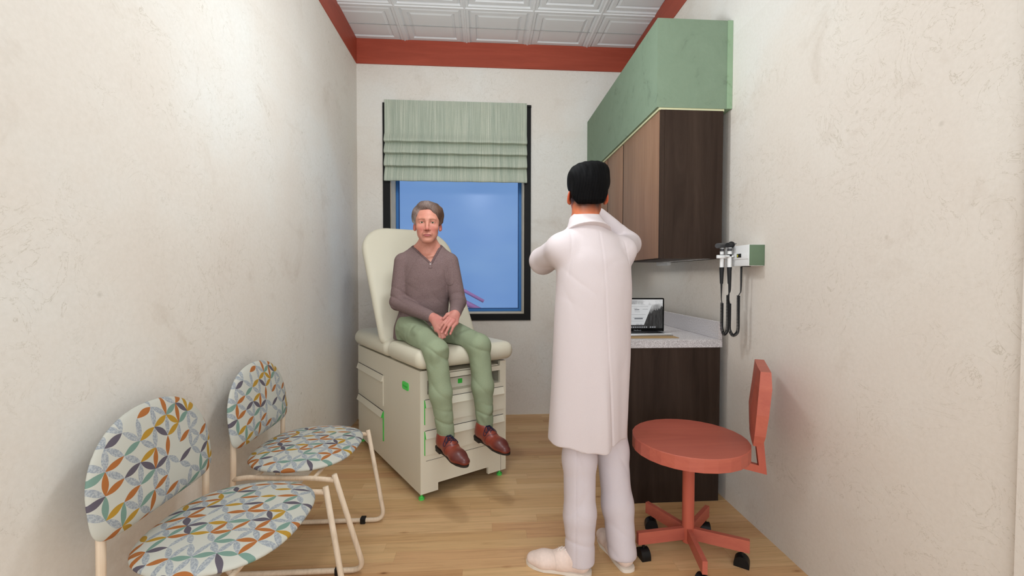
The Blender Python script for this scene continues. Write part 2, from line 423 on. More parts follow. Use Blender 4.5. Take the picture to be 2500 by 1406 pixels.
class SDF:
    def __init__(s): s.ops = []; s.disp = []; s.post = []; s.F = Frame()
    def _add(s, f, lo, hi, k, mode):
        F = s.F
        c = np.array([[x, y, z] for x in (lo[0], hi[0]) for y in (lo[1], hi[1]) for z in (lo[2], hi[2])])
        w = F.fwd(c)
        s.ops.append((f, F, w.min(0)-k, w.max(0)+k, k, mode))
    def rc(s, a, b, ra, rb=None, k=0.02, mode='add', fl=None):
        a = np.array(a, float); b = np.array(b, float); rb = ra if rb is None else rb
        ba = b-a; L = ba @ ba
        R = max(ra, rb)
        if fl is not None: fl = np.array(fl, float)
        def f(P):
            t = np.clip(((P-a) @ ba)/L, 0, 1)
            q = P-a-t[:, None]*ba
            if fl is not None: q = q/fl
            d = np.sqrt((q*q).sum(1))-(ra+(rb-ra)*t)
            return d*(fl.min() if fl is not None else 1)
        m = R*(fl.max() if fl is not None else 1)
        s._add(f, np.minimum(a, b)-m, np.maximum(a, b)+m, k, mode); return s
    def el(s, c, r, k=0.02, mode='add', rot=None):
        c = np.array(c, float); r = np.array(r, float)
        Rm = None if rot is None else rotm(*rot)
        def f(P):
            q = P-c
            if Rm is not None: q = q @ Rm
            k0 = np.sqrt(((q/r)**2).sum(1)); k1 = np.sqrt(((q/(r*r))**2).sum(1))+1e-9
            return k0*(k0-1)/k1
        m = np.full(3, r.max()) if rot is not None else r
        s._add(f, c-m, c+m, k, mode); return s
    def bx(s, c, h, rad=0.0, k=0.0, mode='add', rot=None):
        c = np.array(c, float); h = np.array(h, float); Rm = None if rot is None else rotm(*rot)
        def f(P):
            q = P-c
            if Rm is not None: q = q @ Rm
            q = np.abs(q)-(h-rad)
            return np.sqrt((np.maximum(q, 0)**2).sum(1))+np.minimum(q.max(1), 0)-rad
        m = np.full(3, np.sqrt((h*h).sum())) if rot is not None else h
        s._add(f, c-m, c+m, k, mode); return s
    def loft(s, sec, k=0.02, mode='add', p=2.0, cap=0.0):
        """sections (z, cx, cy, rx, ry, yaw) stacked along local z"""
        S = np.array(sec, float); S = S[np.argsort(S[:, 0])]
        zz = np.linspace(S[0, 0], S[-1, 0], 120)
        C = [np.interp(zz, S[:, 0], S[:, i]) for i in range(6)]
        ker = np.hanning(11); ker /= ker.sum()
        C = [C[0]]+[np.convolve(np.pad(c, 5, mode='edge'), ker, 'valid') for c in C[1:]]
        def f(P):
            z = P[:, 2]; v = [np.interp(z, C[0], c) for c in C]
            dx, dy = P[:, 0]-v[1], P[:, 1]-v[2]; ca, sa = np.cos(v[5]), np.sin(v[5])
            x = (dx*ca+dy*sa)/v[3]; y = (-dx*sa+dy*ca)/v[4]
            k0 = (np.abs(x)**p+np.abs(y)**p)**(1/p)
            g = np.sqrt((x/v[3])**2+(y/v[4])**2)/np.maximum(np.sqrt(x*x+y*y), 1e-6)
            d = (k0-1)/np.maximum(g, 1/np.maximum(v[3], v[4]))
            e = np.maximum(S[0, 0]-z, z-S[-1, 0])
            return np.where(e > 0, np.sqrt(np.maximum(d, 0)**2+e*e), np.maximum(d, e))
        m = S[:, 3:5].max()
        lo = np.array([S[:, 1].min()-m, S[:, 2].min()-m, S[0, 0]]); hi = np.array([S[:, 1].max()+m, S[:, 2].max()+m, S[-1, 0]])
        s._add(f, lo, hi, k, mode); return s
    def half(s, n, d, k=0.0):
        """keep the side where n.P <= d (world or frame coordinates)"""
        n = np.array(n, float); n /= np.linalg.norm(n)
        def f(P): return d-P @ n
        s._add(f, (-9, -9, -9), (9, 9, 9), k, 'sub'); return s
    def dsp(s, f): s.disp.append(f); return s
    def ev(s, P, lo=None, hi=None, margin=0.03):
        d = np.full(len(P), 1.0)
        for f, F, bl, bh, k, mode in s.ops:
            if lo is not None and (np.any(bl-margin > hi) or np.any(bh+margin < lo)): continue
            v = f(F.inv(P))
            if mode == 'add': d = smin(d, v, k)
            else: d = -smin(-d, v, k)
        for g in s.disp: d = d-g(P)
        for f, F, bl, bh, k, mode in s.post: d = -smin(-d, f(F.inv(P)), k)
        return d
    def mesh(s, h):
        N = 20; B = N*h
        adds = [(o[2], o[3]) for o in s.ops if o[5] == 'add']
        lo = np.min([a for a, b in adds], 0)-2*h; hi = np.max([b for a, b in adds], 0)+2*h
        nb = np.ceil((hi-lo)/B).astype(int)
        off = np.arange(N+1)
        gx, gy, gz = np.meshgrid(off, off, off, indexing='ij')
        G = np.stack([gx, gy, gz], -1).reshape(-1, 3)
        rad = B*0.87
        VK, VP, EK = [], [], []
        K1, K2 = 1 << 21, 1 << 42
        key = lambda a: a[:, 0].astype(np.int64)*K2+a[:, 1].astype(np.int64)*K1+a[:, 2].astype(np.int64)
        for bi in range(nb[0]):
            for bj in range(nb[1]):
                for bk in range(nb[2]):
                    b0 = np.array([bi, bj, bk])*N
                    l = lo+b0*h; u = l+B
                    if not any(np.all(a <= u) and np.all(b >= l) for a, b in adds): continue
                    c = s.ev(((l+u)/2)[None, :], l, u, 0.06)[0]
                    if abs(c) > rad*1.9: continue
                    D = s.ev(lo+(b0+G)*h, l, u).reshape(N+1, N+1, N+1)
                    if D.min() > 0 or D.max() < 0: continue
                    S = D < 0
                    cs = sum(S[i:N+i, j:N+j, k_:N+k_].astype(np.int8) for i in (0, 1) for j in (0, 1) for k_ in (0, 1))
                    ac = np.argwhere((cs > 0) & (cs < 8))
                    if len(ac) == 0: continue
                    acc = np.zeros((len(ac), 3)); cnt = np.zeros(len(ac))
                    for ax in range(3):
                        o1, o2 = [q for q in range(3) if q != ax]
                        for i in (0, 1):
                            for j in (0, 1):
                                p = ac.copy(); p[:, o1] += i; p[:, o2] += j
                                q = p.copy(); q[:, ax] += 1
                                da = D[p[:, 0], p[:, 1], p[:, 2]]; db = D[q[:, 0], q[:, 1], q[:, 2]]
                                m = (da < 0) != (db < 0)
                                t = np.where(m, da/np.where(m, da-db, 1), 0)
                                pt = p.astype(float); pt[:, ax] += t
                                acc[m] += pt[m]; cnt[m] += 1
                    VP.append(lo+(b0+acc/cnt[:, None])*h); VK.append(key(ac+b0))
                    for ax in range(3):
                        sl0 = [slice(0, N)]*3; sl1 = [slice(0, N)]*3; sl1[ax] = slice(1, N+1)
                        a_, b_ = S[tuple(sl0)], S[tuple(sl1)]
                        e = np.argwhere(a_ != b_)
                        if len(e):
                            fl = a_[e[:, 0], e[:, 1], e[:, 2]]
                            EK.append((ax, e+b0, fl))
        VK = np.concatenate(VK); VP = np.concatenate(VP)
        o = np.argsort(VK); VK = VK[o]; VP = VP[o]
        quads = []
        for ax, e, fl in EK:
            o1, o2 = (ax+1) % 3, (ax+2) % 3
            d1 = np.zeros(3, int); d1[o1] = 1; d2 = np.zeros(3, int); d2[o2] = 1
            ks = [key(e-d1-d2), key(e-d2), key(e), key(e-d1)]
            ok = np.all([kk_.min() >= 0 for kk_ in ks]) if False else True
            idx = [np.clip(np.searchsorted(VK, q), 0, len(VK)-1) for q in ks]
            good = np.all([VK[i] == q for i, q in zip(idx, ks)], 0)
            Q = np.stack(idx, 1)
            Q = np.where(fl[:, None], Q, Q[:, ::-1])
            quads.append(Q[good])
        Q = np.concatenate(quads)
        return VP, Q

def sdf_obj(name, sdf, h, mat, parent=None, color=None, origin=(0, 0, 0), relax=1):
    V, Q = sdf.mesh(h)
    for _ in range(relax):                                        # light smoothing
        acc = np.zeros_like(V); n = np.zeros(len(V))
        for i in range(4):
            for j in (1, 3):
                np.add.at(acc, Q[:, i], V[Q[:, (i+j) % 4]]); np.add.at(n, Q[:, i], 1)
        V = V*0.5+0.5*acc/np.maximum(n, 1)[:, None]
    me = bpy.data.meshes.new(name)
    org = np.array(origin, float)
    L = V-org
    me.vertices.add(len(V)); me.vertices.foreach_set('co', L.astype(np.float32).ravel())
    me.loops.add(len(Q)*4); me.loops.foreach_set('vertex_index', Q.astype(np.int32).ravel())
    me.polygons.add(len(Q)); me.polygons.foreach_set('loop_start', np.arange(0, len(Q)*4, 4, dtype=np.int32))
    me.update(calc_edges=True); me.validate()
    me.polygons.foreach_set('use_smooth', np.ones(len(me.polygons), dtype=bool))
    if color is not None:
        C = color(V)
        at = me.color_attributes.new('Col', 'FLOAT_COLOR', 'POINT')
        at.data.foreach_set('color', np.concatenate([C, np.ones((len(C), 1))], 1).astype(np.float32).ravel())
    o = link(name, me, mat, parent)
    return o

def lin(rgb): return np.array(srgb(*rgb)[:3])
def vnoise(P, f, seed=0):
    a = np.array([1.0, 1.3, 0.8])*f; s = seed*1.7
    return (np.sin(P[:, 0]*a[0]+s+1.3*np.sin(P[:, 1]*a[1]*0.7+s))*np.sin(P[:, 1]*a[1]+2*s+1.1*np.sin(P[:, 2]*a[2]*0.9))+np.sin(P[:, 2]*a[2]*1.1+3*s+1.4*np.sin(P[:, 0]*a[0]*0.8)))*0.5
def gauss(P, c, r): return np.exp(-(((P-np.array(c))/np.array(r))**2).sum(1))
# ================================================================== ROOM
XL, XR, YB, ZC, ZT = -1.0956, 1.3587, 3.9043, 3.3064, 3.0964
YF = -1.3
def struct(name, m, mat, autos=None):
    o = m.build(name, mat, autos=autos); o['kind'] = 'structure'; return o

m = MB(); m.box(XL-0.12, XR+0.14, YF, YB+0.25, -0.12, 0.0); struct('floor', m, M['floor'])
m = MB(); m.box(XL-0.12, XL, YF, YB+0.25, 0, ZC+0.1); struct('wall_left', m, M['wall'])
m = MB(); m.box(XR, XR+0.14, YF, YB+0.25, 0, ZC+0.1); struct('wall_right', m, M['wall'])
WX0, WX1, WZ0, WZ1 = -0.812, 0.368, 0.917, 2.70
m = MB()
m.box(XL, WX0, YB, YB+0.25, 0, ZC+0.1); m.box(WX1, XR, YB, YB+0.25, 0, ZC+0.1)
m.box(WX0, WX1, YB, YB+0.25, 0, WZ0); m.box(WX0, WX1, YB, YB+0.25, WZ1, ZC+0.1)
struct('wall_back', m, M['wall'])
m = MB(); m.box(1.343, XR, YF, 0.9965, 0, ZC); struct('trim_4', m, M['wall'])

# pressed ceiling tiles with stepped square panels
def ceiling():
    m = MB(); bm = m.bm; P = 0.535
    rings = [(0, -0.006), (0.005, -0.006), (0.009, 0.0), (0.028, 0.0), (0.035, 0.013), (0.052, 0.003), (0.083, 0.003), (0.090, 0.015), (0.112, 0.004)]
    for i in range(-3, 4):
        for j in range(-11, 2):
            x0, y0 = -0.142+i*P, 3.406+j*P
            if x0 > XR or x0+P < XL or y0 > YB or y0+P < YF: continue
            prev = None
            for off, z in rings:
                c = [bm.verts.new((x, y, ZC+z)) for x, y in ((x0+off, y0+off), (x0+P-off, y0+off), (x0+P-off, y0+P-off), (x0+off, y0+P-off))]
                if prev:
                    for k in range(4): bm.faces.new((prev[k], prev[(k+1) % 4], c[(k+1) % 4], c[k]))
                prev = c
            bm.faces.new(prev)
    bmesh.ops.remove_doubles(bm, verts=bm.verts, dist=1e-5)
    for co, no in (((XL-0.001, 0, 0), (-1, 0, 0)), ((XR+0.001, 0, 0), (1, 0, 0)), ((0, YB+0.001, 0), (0, 1, 0)), ((0, YF, 0), (0, -1, 0))):
        bmesh.ops.bisect_plane(bm, geom=bm.verts[:]+bm.edges[:]+bm.faces[:], plane_co=co, plane_no=no, clear_outer=True)
    m.box(XL, XR, YF, YB, ZC+0.02, ZC+0.1)
    o = m.build('ceiling', plain('white_pressed_ceiling_tile', (222, 224, 226), 0.6, 0.25)); o['kind'] = 'structure'
ceiling()
m = MB(); m.box(XL, XR, 3.668, 3.6692, ZC-0.0008, ZC+0.004); struct('trim_5', m, plain('grey_ceiling_seam', (150, 150, 148), 0.7))

m = MB(); m.box(XL, XR, YB-0.012, YB, ZT, ZC+0.003); struct('trim_1', m, M['red'])
m = MB(); m.box(XL, XL+0.006, YF, YB-0.012, ZT, ZC+0.003); struct('trim_2', m, M['redy'])
m = MB(); m.box(XR-0.006, XR, YF, YB-0.012, ZT, ZC+0.003); struct('trim_3', m, M['redy'])

# ------------------------------------------------------------------ window
def window():
    m = MB(); yo = YB-0.014
    x0, x1, z0, z1 = -0.873, 0.427, 0.859, 2.765
    m.box(x0, WX0, yo, YB+0.004, z0, z1); m.box(WX1, x1, yo, YB+0.004, z0, z1)
    m.box(WX0, WX1, yo, YB+0.004, z0, WZ0); m.box(WX0, WX1, yo, YB+0.004, WZ1, z1)
    root = m.build('window_1', M['blackframe']); root['kind'] = 'structure'
    m = MB(); t = 0.004; y0, y1 = YB+0.0045, YB+0.245
    m.box(WX0, WX0+t, y0, y1, WZ0, WZ1); m.box(WX1-t, WX1, y0, y1, WZ0, WZ1)
    m.box(WX0+t, WX1-t, y0, y1, WZ0, WZ0+t); m.box(WX0+t, WX1-t, y0, y1, WZ1-t, WZ1)
    m.build('window_reveal', M['reveal'], root)
    def ring(xa, xb, za, zb, w, ya, yb, name, mat, bev=0.003):
        m = MB()
        m.box(xa, xa+w, ya, yb, za, zb, bev=bev); m.box(xb-w, xb, ya, yb, za, zb, bev=bev)
        m.box(xa+w, xb-w, ya, yb, za, za+w, bev=bev); m.box(xa+w, xb-w, ya, yb, zb-w, zb, bev=bev)
        return m.build(name, mat, root)
    ya = YB+0.215
    ring(WX0+t, WX1-t, WZ0+t, WZ1-t, 0.026, ya, ya+0.03, 'window_sash', M['blueframe'])
    ring(WX0+t+0.026, WX1-t-0.026, WZ0+t+0.026, WZ1-t-0.026, 0.006, ya+0.006, ya+0.024, 'glazing_bead', plain('deep_blue_bead', (26, 62, 112), 0.5), 0.0)
    g = NT('slightly_milky_window_glass', 0.05, 0.5)
    g.t.nodes.remove(g.b)
    tr = g.n('ShaderNodeBsdfTransparent'); tr.inputs['Color'].default_value = (0.93, 0.95, 1.0, 1)
    df = g.n('ShaderNodeBsdfGlossy'); df.inputs['Roughness'].default_value = 0.25; df.inputs['Color'].default_value = (0.8, 0.85, 0.95, 1)
    mx = g.n('ShaderNodeMixShader'); mx.inputs[0].default_value = 0.008
    g.l(tr.outputs[0], mx.inputs[1]); g.l(df.outputs[0], mx.inputs[2])
    g.l(mx.outputs[0], g.t.nodes['Material Output'].inputs['Surface'])
    m = MB(); m.box(WX0+0.034, WX1-0.034, ya+0.014, ya+0.018, WZ0+0.034, WZ1-0.034)
    m.build('window_pane', g.m, root)
window()

# faint pink sloping structure seen far outside through the glass
def ramp_outside():
    mat = plain('dusty_pink_paint', (116, 84, 116), 0.8, 0.05)
    m = MB()
    def bar(a, b, r): m.tube([a, b], r, n=8)
    bar((-1.6, 12, 1.46), (0.02, 12, 0.57), 0.045)
    bar((-1.6, 12.0, 1.12), (0.0, 12.0, 0.28), 0.075)
    bar((-0.60, 12, 0.84), (-0.60, 12, 0.55), 0.03)
    bar((-1.3, 12, 1.25), (-1.3, 12, 0.9), 0.03)
    bar((-1.1, 12, 0.8), (-1.1, 12, -1.0), 0.05); bar((-0.1, 12, 0.30), (-0.1, 12, -1.0), 0.05)
    o = m.build('outdoor_ramp', mat, smooth=True)
    tag(o, 'faint pink sloping ramp with a rail, far outside the window', 'ramp')
    m = MB(); m.box(-8, 8, 9, 16, -1.12, -1.0)
    o = m.build('ground_outside', plain('dull_blue_grey_ground', (90, 110, 140), 0.9)); o['kind'] = 'structure'
ramp_outside()

# ------------------------------------------------------------------ roman blind
def blind():
    t = NT('sage_woven_blind_cloth', 0.85, 0.15)
    a = t.noise(t.coord(scale=(150, 1, 2.5)), 1.0, 3, 0.7)
    b = t.noise(t.coord(scale=(18, 0.3, 0.3)), 1.0, 2, 0.5)
    c2 = t.noise(t.coord(scale=(420, 1, 110)), 1.0, 2, 0.6)
    c = t.ramp(a, [(0.34, srgb(158, 168, 154)), (0.5, srgb(176, 184, 169)), (0.68, srgb(196, 201, 187))])
    c = t.mix(1.0, c, t.ramp(b, [(0.35, (0.93, 0.95, 0.94)), (0.7, (1.05, 1.04, 1.02))]), 'MULTIPLY')
    c = t.mix(1.0, c, t.ramp(c2, [(0.3, (0.90, 0.90, 0.90)), (0.7, (1.06, 1.06, 1.06))]), 'MULTIPLY')
    t.base(c); t.bump(a, 0.3, 0.002)
    x0, x1 = -0.852, 0.388
    prof = [(-0.035, 2.782), (-0.035, 2.60), (-0.036, 2.53)]
    zs = [2.50, 2.403, 2.303, 2.192, 2.079]
    for i in range(4):
        zt, zb = zs[i], zs[i+1]; h = zt-zb
        if i < 3:
            prof += [(-0.036, zt-0.004), (-0.052, zt-h*0.3), (-0.068, zt-h*0.62), (-0.072, zb+0.030), (-0.068, zb+0.017), (-0.056, zb+0.013), (-0.030, zb+0.016), (-0.022, zb+0.010)]
        else:
            prof += [(-0.036, zt-0.006), (-0.050, zt-h*0.35), (-0.064, zt-h*0.7), (-0.066, zb+0.006), (-0.060, zb)]
    back = [(-0.014 if z > 2.09 else -0.050, z) for y, z in prof[::-1]]
    loop = prof+back
    m = MB()
    nx = 30
    rows = []
    for k in range(nx+1):
        x = x0+(x1-x0)*k/nx
        rows.append([(x, YB+y, z+0.0012*math.sin(k*1.3+z*20)*(z < 2.52)) for y, z in loop])
    vs = m.grid(rows, closed_u=True)
    m.bm.faces.new(vs[0]); m.bm.faces.new(vs[-1][::-1])
    root = m.build('roman_blind', t.m, autos=50)
    tag(root, 'sage green pleated roman blind covering the top of the window', 'blind')
    box('headrail', (x0+0.01, x1+0.04, YB-0.024, YB-0.004, 2.752, 2.772), M['blackframe'], root)
blind()

# ------------------------------------------------------------------ cabinets on the right
CY = 2.318
def cabinets():
    m = MB(); m.box(0.939, 1.3285, CY, YB-0.001, 2.168, 2.643)
    s = m.build('cabinet_soffit', M['green_wall']); tag(s, 'long sage green textured box above the brown wall cabinets', 'soffit')
    m = MB(); m.box(1.3286, XR-0.001, CY-0.004, YB-0.001, 2.168, 2.643); m.build('back_strip', green_plaster('sage_green_strip', (126, 150, 120), (142, 168, 138)), s)
    m = MB(); m.box(0.952, 1.318, CY+0.004, YB, 2.156, 2.168); m.build('underside_lip', M['lip'], s)
    ys = [CY, 2.938, 3.31, YB]
    for i in range(3):
        a, b = ys[i]+(0.0 if i == 0 else 0.0015), ys[i+1]
        zb = 1.350 if i == 0 else 1.42
        r = empty('wall_cabinet', (1.14, (a+b)/2, zb), 0,
                  ['brown wall cabinet nearest the camera, dark walnut end panel showing',
                   'middle brown wall cabinet, partly behind the standing person\'s head',
                   'brown wall cabinet farthest back, in the corner behind the head'][i], 'cabinet', 'brown wall cabinets under the green soffit')
        o = Vector((1.14, (a+b)/2, zb)); zt = 2.156
        def lb(n, x0, x1, y0, y1, z0, z1, mat, bev=0.0, par=r):
            return box(n, (x0-o.x, x1-o.x, y0-o.y, y1-o.y, z0-o.z, z1-o.z), mat, par, bev)
        lb('carcass', 0.984, 1.311, a, b, zb, zt, M['dark'])
        lb('front_edge', 0.9615, 0.9832, a+0.001, a+0.0165, zb, zt, M['dark'])
        lb('door', 0.9585, 0.980, a+0.018, b-0.003, zb+0.004, zt-0.003, M['door'], 0.0015)
    # switch strip on the right wall below
    o = box('power_strip', (1.332, XR, 3.07, 3.270, 1.334, 1.364), M['white'], None, 0.003)
    tag(o, 'short white strip outlet on the right wall under the cabinet', 'outlet')
    # base units
    yb = [CY, 2.85, 3.38, YB]
    for i in range(3):
        a, b = yb[i]+(0 if i == 0 else 0.0015), yb[i+1]
        r = empty('base_cabinet', (1.05, (a+b)/2, 0), 0,
                  ['base cabinet with dark walnut end panel behind the red stool',
                   'middle base cabinet under the worktop, mostly hidden behind white trousers',
                   'base cabinet farthest back, against the window wall'][i], 'cabinet', 'base cabinets under the worktop')
        o = Vector((1.05, (a+b)/2, 0))
        def lb(n, x0, x1, y0, y1, z0, z1, mat, bev=0.0, par=r):
            return box(n, (x0-o.x, x1-o.x, y0-o.y, y1-o.y, z0-o.z, z1-o.z), mat, par, bev)
        lb('carcass', 0.795, 1.311, a, b, 0.0, 0.860, M['dark'])
        d = lb('door', 0.774, 0.794, a+0.002, b-0.002, 0.003, 0.70, M['door'], 0.0015)
        dr = lb('drawer', 0.774, 0.794, a+0.002, b-0.002, 0.705, 0.856, M['door'], 0.0015)
        lb('handle', 0.760, 0.774, b-0.06, b-0.045, 0.52, 0.64, M['steel'], 0.003, d).location = (0, 0, 0)
        lb('handle', 0.760, 0.774, (a+b)/2-0.06, (a+b)/2+0.06, 0.775, 0.788, M['steel'], 0.003, dr)
    m = MB(); m.box(0.745, 1.318, CY-0.004, YB, 0.8605, 0.905, bev=0.002)
    w = m.build('worktop', M['granite']); tag(w, 'speckled lilac grey stone worktop with upstand along the wall', 'worktop')
    m = MB(); m.box(1.300, 1.320, CY-0.004, YB, 0.9052, 1.002, bev=0.002); m.build('upstand', M['granite'], w)
    m = MB(); m.box(1.3182, 1.3205, CY-0.004, YB, 0.8605, 0.905); m.build('edge_strip', M['granite'], w)
cabinets()

# ------------------------------------------------------------------ laptop on a tan mat
def laptop():
    m = MB(); m.box(0.62+0.16, 1.103, 2.372, 2.640, 0.9052, 0.9085, bev=0.001)
    tag(m.build('desk_mat', plain('tan_card', (166, 136, 92), 0.6)), 'flat tan mat under the laptop on the worktop', 'mat')
    o = Vector((0.955, 2.60, 0.9087))
    r = empty('laptop', o, 0, 'open laptop with a grey forest picture on its screen', 'laptop')
    box('keyboard_base', (-0.150, 0.145, -0.158, 0.0, 0, 0.010), M['steel'], r, 0.003)
    b = box('keyboard', (-0.128, 0.108, -0.120, -0.010, 0.010, 0.0112), M['black'], r)
    m = MB()
    for i in range(13):
        for j in range(5): m.box(-0.126+i*0.018, -0.112+i*0.018, -0.117+j*0.021, -0.100+j*0.021, 0.0112, 0.0125)
    m.build('keys', plain('key_caps', (28, 28, 30), 0.5), b)
    box('palm_rest', (-0.140, 0.140, -0.154, -0.124, 0.0101, 0.0106), M['white'], r)
    m = MB(); W, H = 0.156, 0.212
    poly = []
    for cx, cz, a0 in ((W-0.008, H-0.008, 0), (-W+0.008, H-0.008, PI/2), (-W+0.008, 0.012, PI), (W-0.008, 0.012, 1.5*PI)):
        for k in range(5): poly.append((cx+0.008*math.cos(a0+k*PI/8), cz+0.008*math.sin(a0+k*PI/8)))
    m.prism(poly, -0.004, 0.004, Matrix.Rotation(PI/2, 4, 'X'))
    lid = m.build('lid', plain('glossy_black_bezel', (5, 5, 6), 0.35, 0.15), r, autos=40); lid.location = (0, 0.006, 0)
    t = NT('lit_grey_landscape_screen', 0.3, 0.3)
    v = t.coord()
    sep = t.n('ShaderNodeSeparateXYZ'); t.l(v, sep.inputs[0])
    z = t.math('DIVIDE', sep.outputs[2], 0.2)
    cloudy = t.noise(v, 14, 5, 0.6)
    sky = t.ramp(t.math('ADD', t.math('MULTIPLY', cloudy, 0.8), t.math('MULTIPLY', z, 0.35)), [(0.42, (0.04, 0.04, 0.04)), (0.62, (0.22, 0.22, 0.22)), (0.8, (0.75, 0.75, 0.75))])
    ridge = t.noise(t.coord(scale=(60, 1, 9)), 1.5, 5, 0.7)
    tree = t.math('LESS_THAN', z, t.math('ADD', 0.15, t.math('MULTIPLY', t.math('ADD', ridge, t.math('MULTIPLY', sep.outputs[0], 3.5)), 0.62)))
    dk = t.ramp(ridge, [(0.35, (0.004, 0.004, 0.004)), (0.75, (0.07, 0.07, 0.07))])
    c = t.mix(tree, sky, dk)
    t.base((0.01, 0.01, 0.01, 1)); t.l(c, t.b.inputs['Emission Color']); t.b.inputs['Emission Strength'].default_value = 0.75
    sc = box('screen', (-0.147, 0.147, -0.0046, -0.0040, 0.026, 0.203), t.m, lid)
    # menu bar, sloping document window and row of icons
    wht = plain('screen_light_grey', (196, 198, 200), 0.4, 0.2, 0, 0.25)
    m = MB(); m.box(-0.147, 0.147, -0.0051, -0.0047, 0.1985, 0.203); m.build('menu_bar', wht, lid)
    m = MB(); m.prism([(-0.12, 0.047), (0.030, 0.047), (0.078, 0.168), (-0.12, 0.176)], 0.0047, 0.0051, Matrix.Rotation(PI/2, 4, 'X')); m.build('document', wht, lid)
    gm = plain('screen_text_grey', (120, 124, 130), 0.4)
    m = MB()
    for k, (a, b_, z0, h) in enumerate([(-0.03, 0.0, 0.138, 0.005), (0.02, 0.055, 0.143, 0.0015), (-0.035, -0.012, 0.148, 0.002), (-0.03, 0.005, 0.127, 0.0012), (-0.04, 0.03, 0.092, 0.0012),
                                   (-0.03, 0.022, 0.082, 0.008), (-0.05, 0.028, 0.070, 0.001), (-0.05, 0.04, 0.110, 0.001), (-0.02, 0.0, 0.050, 0.002), (0.005, 0.02, 0.050, 0.002), (-0.06, 0.055, 0.160, 0.001)]):
        m.box(a, b_, -0.0055, -0.0052, z0, z0+h)
    m.build('document_lines', gm, lid)
    m = MB()
    for k in range(13):
        x = -0.08+k*0.0135 + (0.012 if k > 9 else 0)
        m.box(x, x+0.009, -0.0052, -0.0048, 0.0285, 0.0375)
    m.build('icon_row', plain('screen_icon_grey', (150, 152, 156), 0.4, 0.2, 0, 0.1), lid)
    cu = bpy.data.curves.new('wordmark', 'FONT'); cu.body = 'MacBook'; cu.size = 0.0125; cu.extrude = 0.0002
    cu.align_x = 'CENTER'; cu.materials.append(plain('pale_grey_lettering', (150, 152, 155), 0.4))
    ob = text_mesh('wordmark', cu); ob.parent = lid
    ob.location = (-0.010, -0.0044, 0.0095); ob.rotation_euler = (PI/2, 0, 0)
laptop()

# ------------------------------------------------------------------ wall diagnostic unit with two hand instruments
def diagnostic():
    x0 = 1.280; Y0, Y1 = 2.022, 2.165
    o = Vector((XR, 2.09, 1.355))
    r = empty('diagnostic_wall_unit', o, 0, 'white wall box with green end holding two black corded instruments', 'diagnostic unit')
    def lb(n, a, b, c, d, e, f, mat, bev=0.0, par=r): return box(n, (a-o.x, b-o.x, c-o.y, d-o.y, e-o.z, f-o.z), mat, par, bev)
    lb('housing', x0, XR, Y0, Y1, 1.304, 1.407, M['white'], 0.002)
    lb('end_panel', x0+0.003, XR-0.0005, Y0-0.0035, Y0, 1.306, 1.406, green_plaster('green_end_panel', (92, 110, 88), (102, 122, 99)), 0.001)
    lb('front_ridge', x0-0.003, x0, Y0+0.004, Y1, 1.338, 1.368, M['white'], 0.001)
    p = lb('display', x0-0.006, x0-0.003, 2.078, 2.112, 1.347, 1.366, M['black'], 0.001)
    lb('indicator', x0-0.007, x0-0.006, 2.101, 2.106, 1.350, 1.362, plain('yellow_indicator', (210, 205, 40), 0.4), 0, p)
    lb('socket', x0+0.006, x0+0.036, 2.06, 2.09, 1.301, 1.304, M['black'])
    lb('bracket_plate', 1.262, 1.272, 2.19, 2.20, 1.300, 1.405, M['white'], 0.002)
    m = MB()
    m.box(1.205-o.x, x0-o.x, 2.168-o.y, 2.180-o.y, 1.346-o.z, 1.363-o.z, bev=0.002)
    m.box(1.262-o.x, x0-o.x, 2.165-o.y, 2.2-o.y, 1.346-o.z, 1.363-o.z, bev=0.002)
    for (hx, hy) in HX:
        pts = [(hx-o.x+0.016*math.cos(a), hy-o.y+0.016*math.sin(a), 0.001) for a in [math.radians(q) for q in range(-60, 250, 20)]]
        m.tube(pts, 0.0048, n=8)
    m.build('cradle', M['white'], r, autos=45)
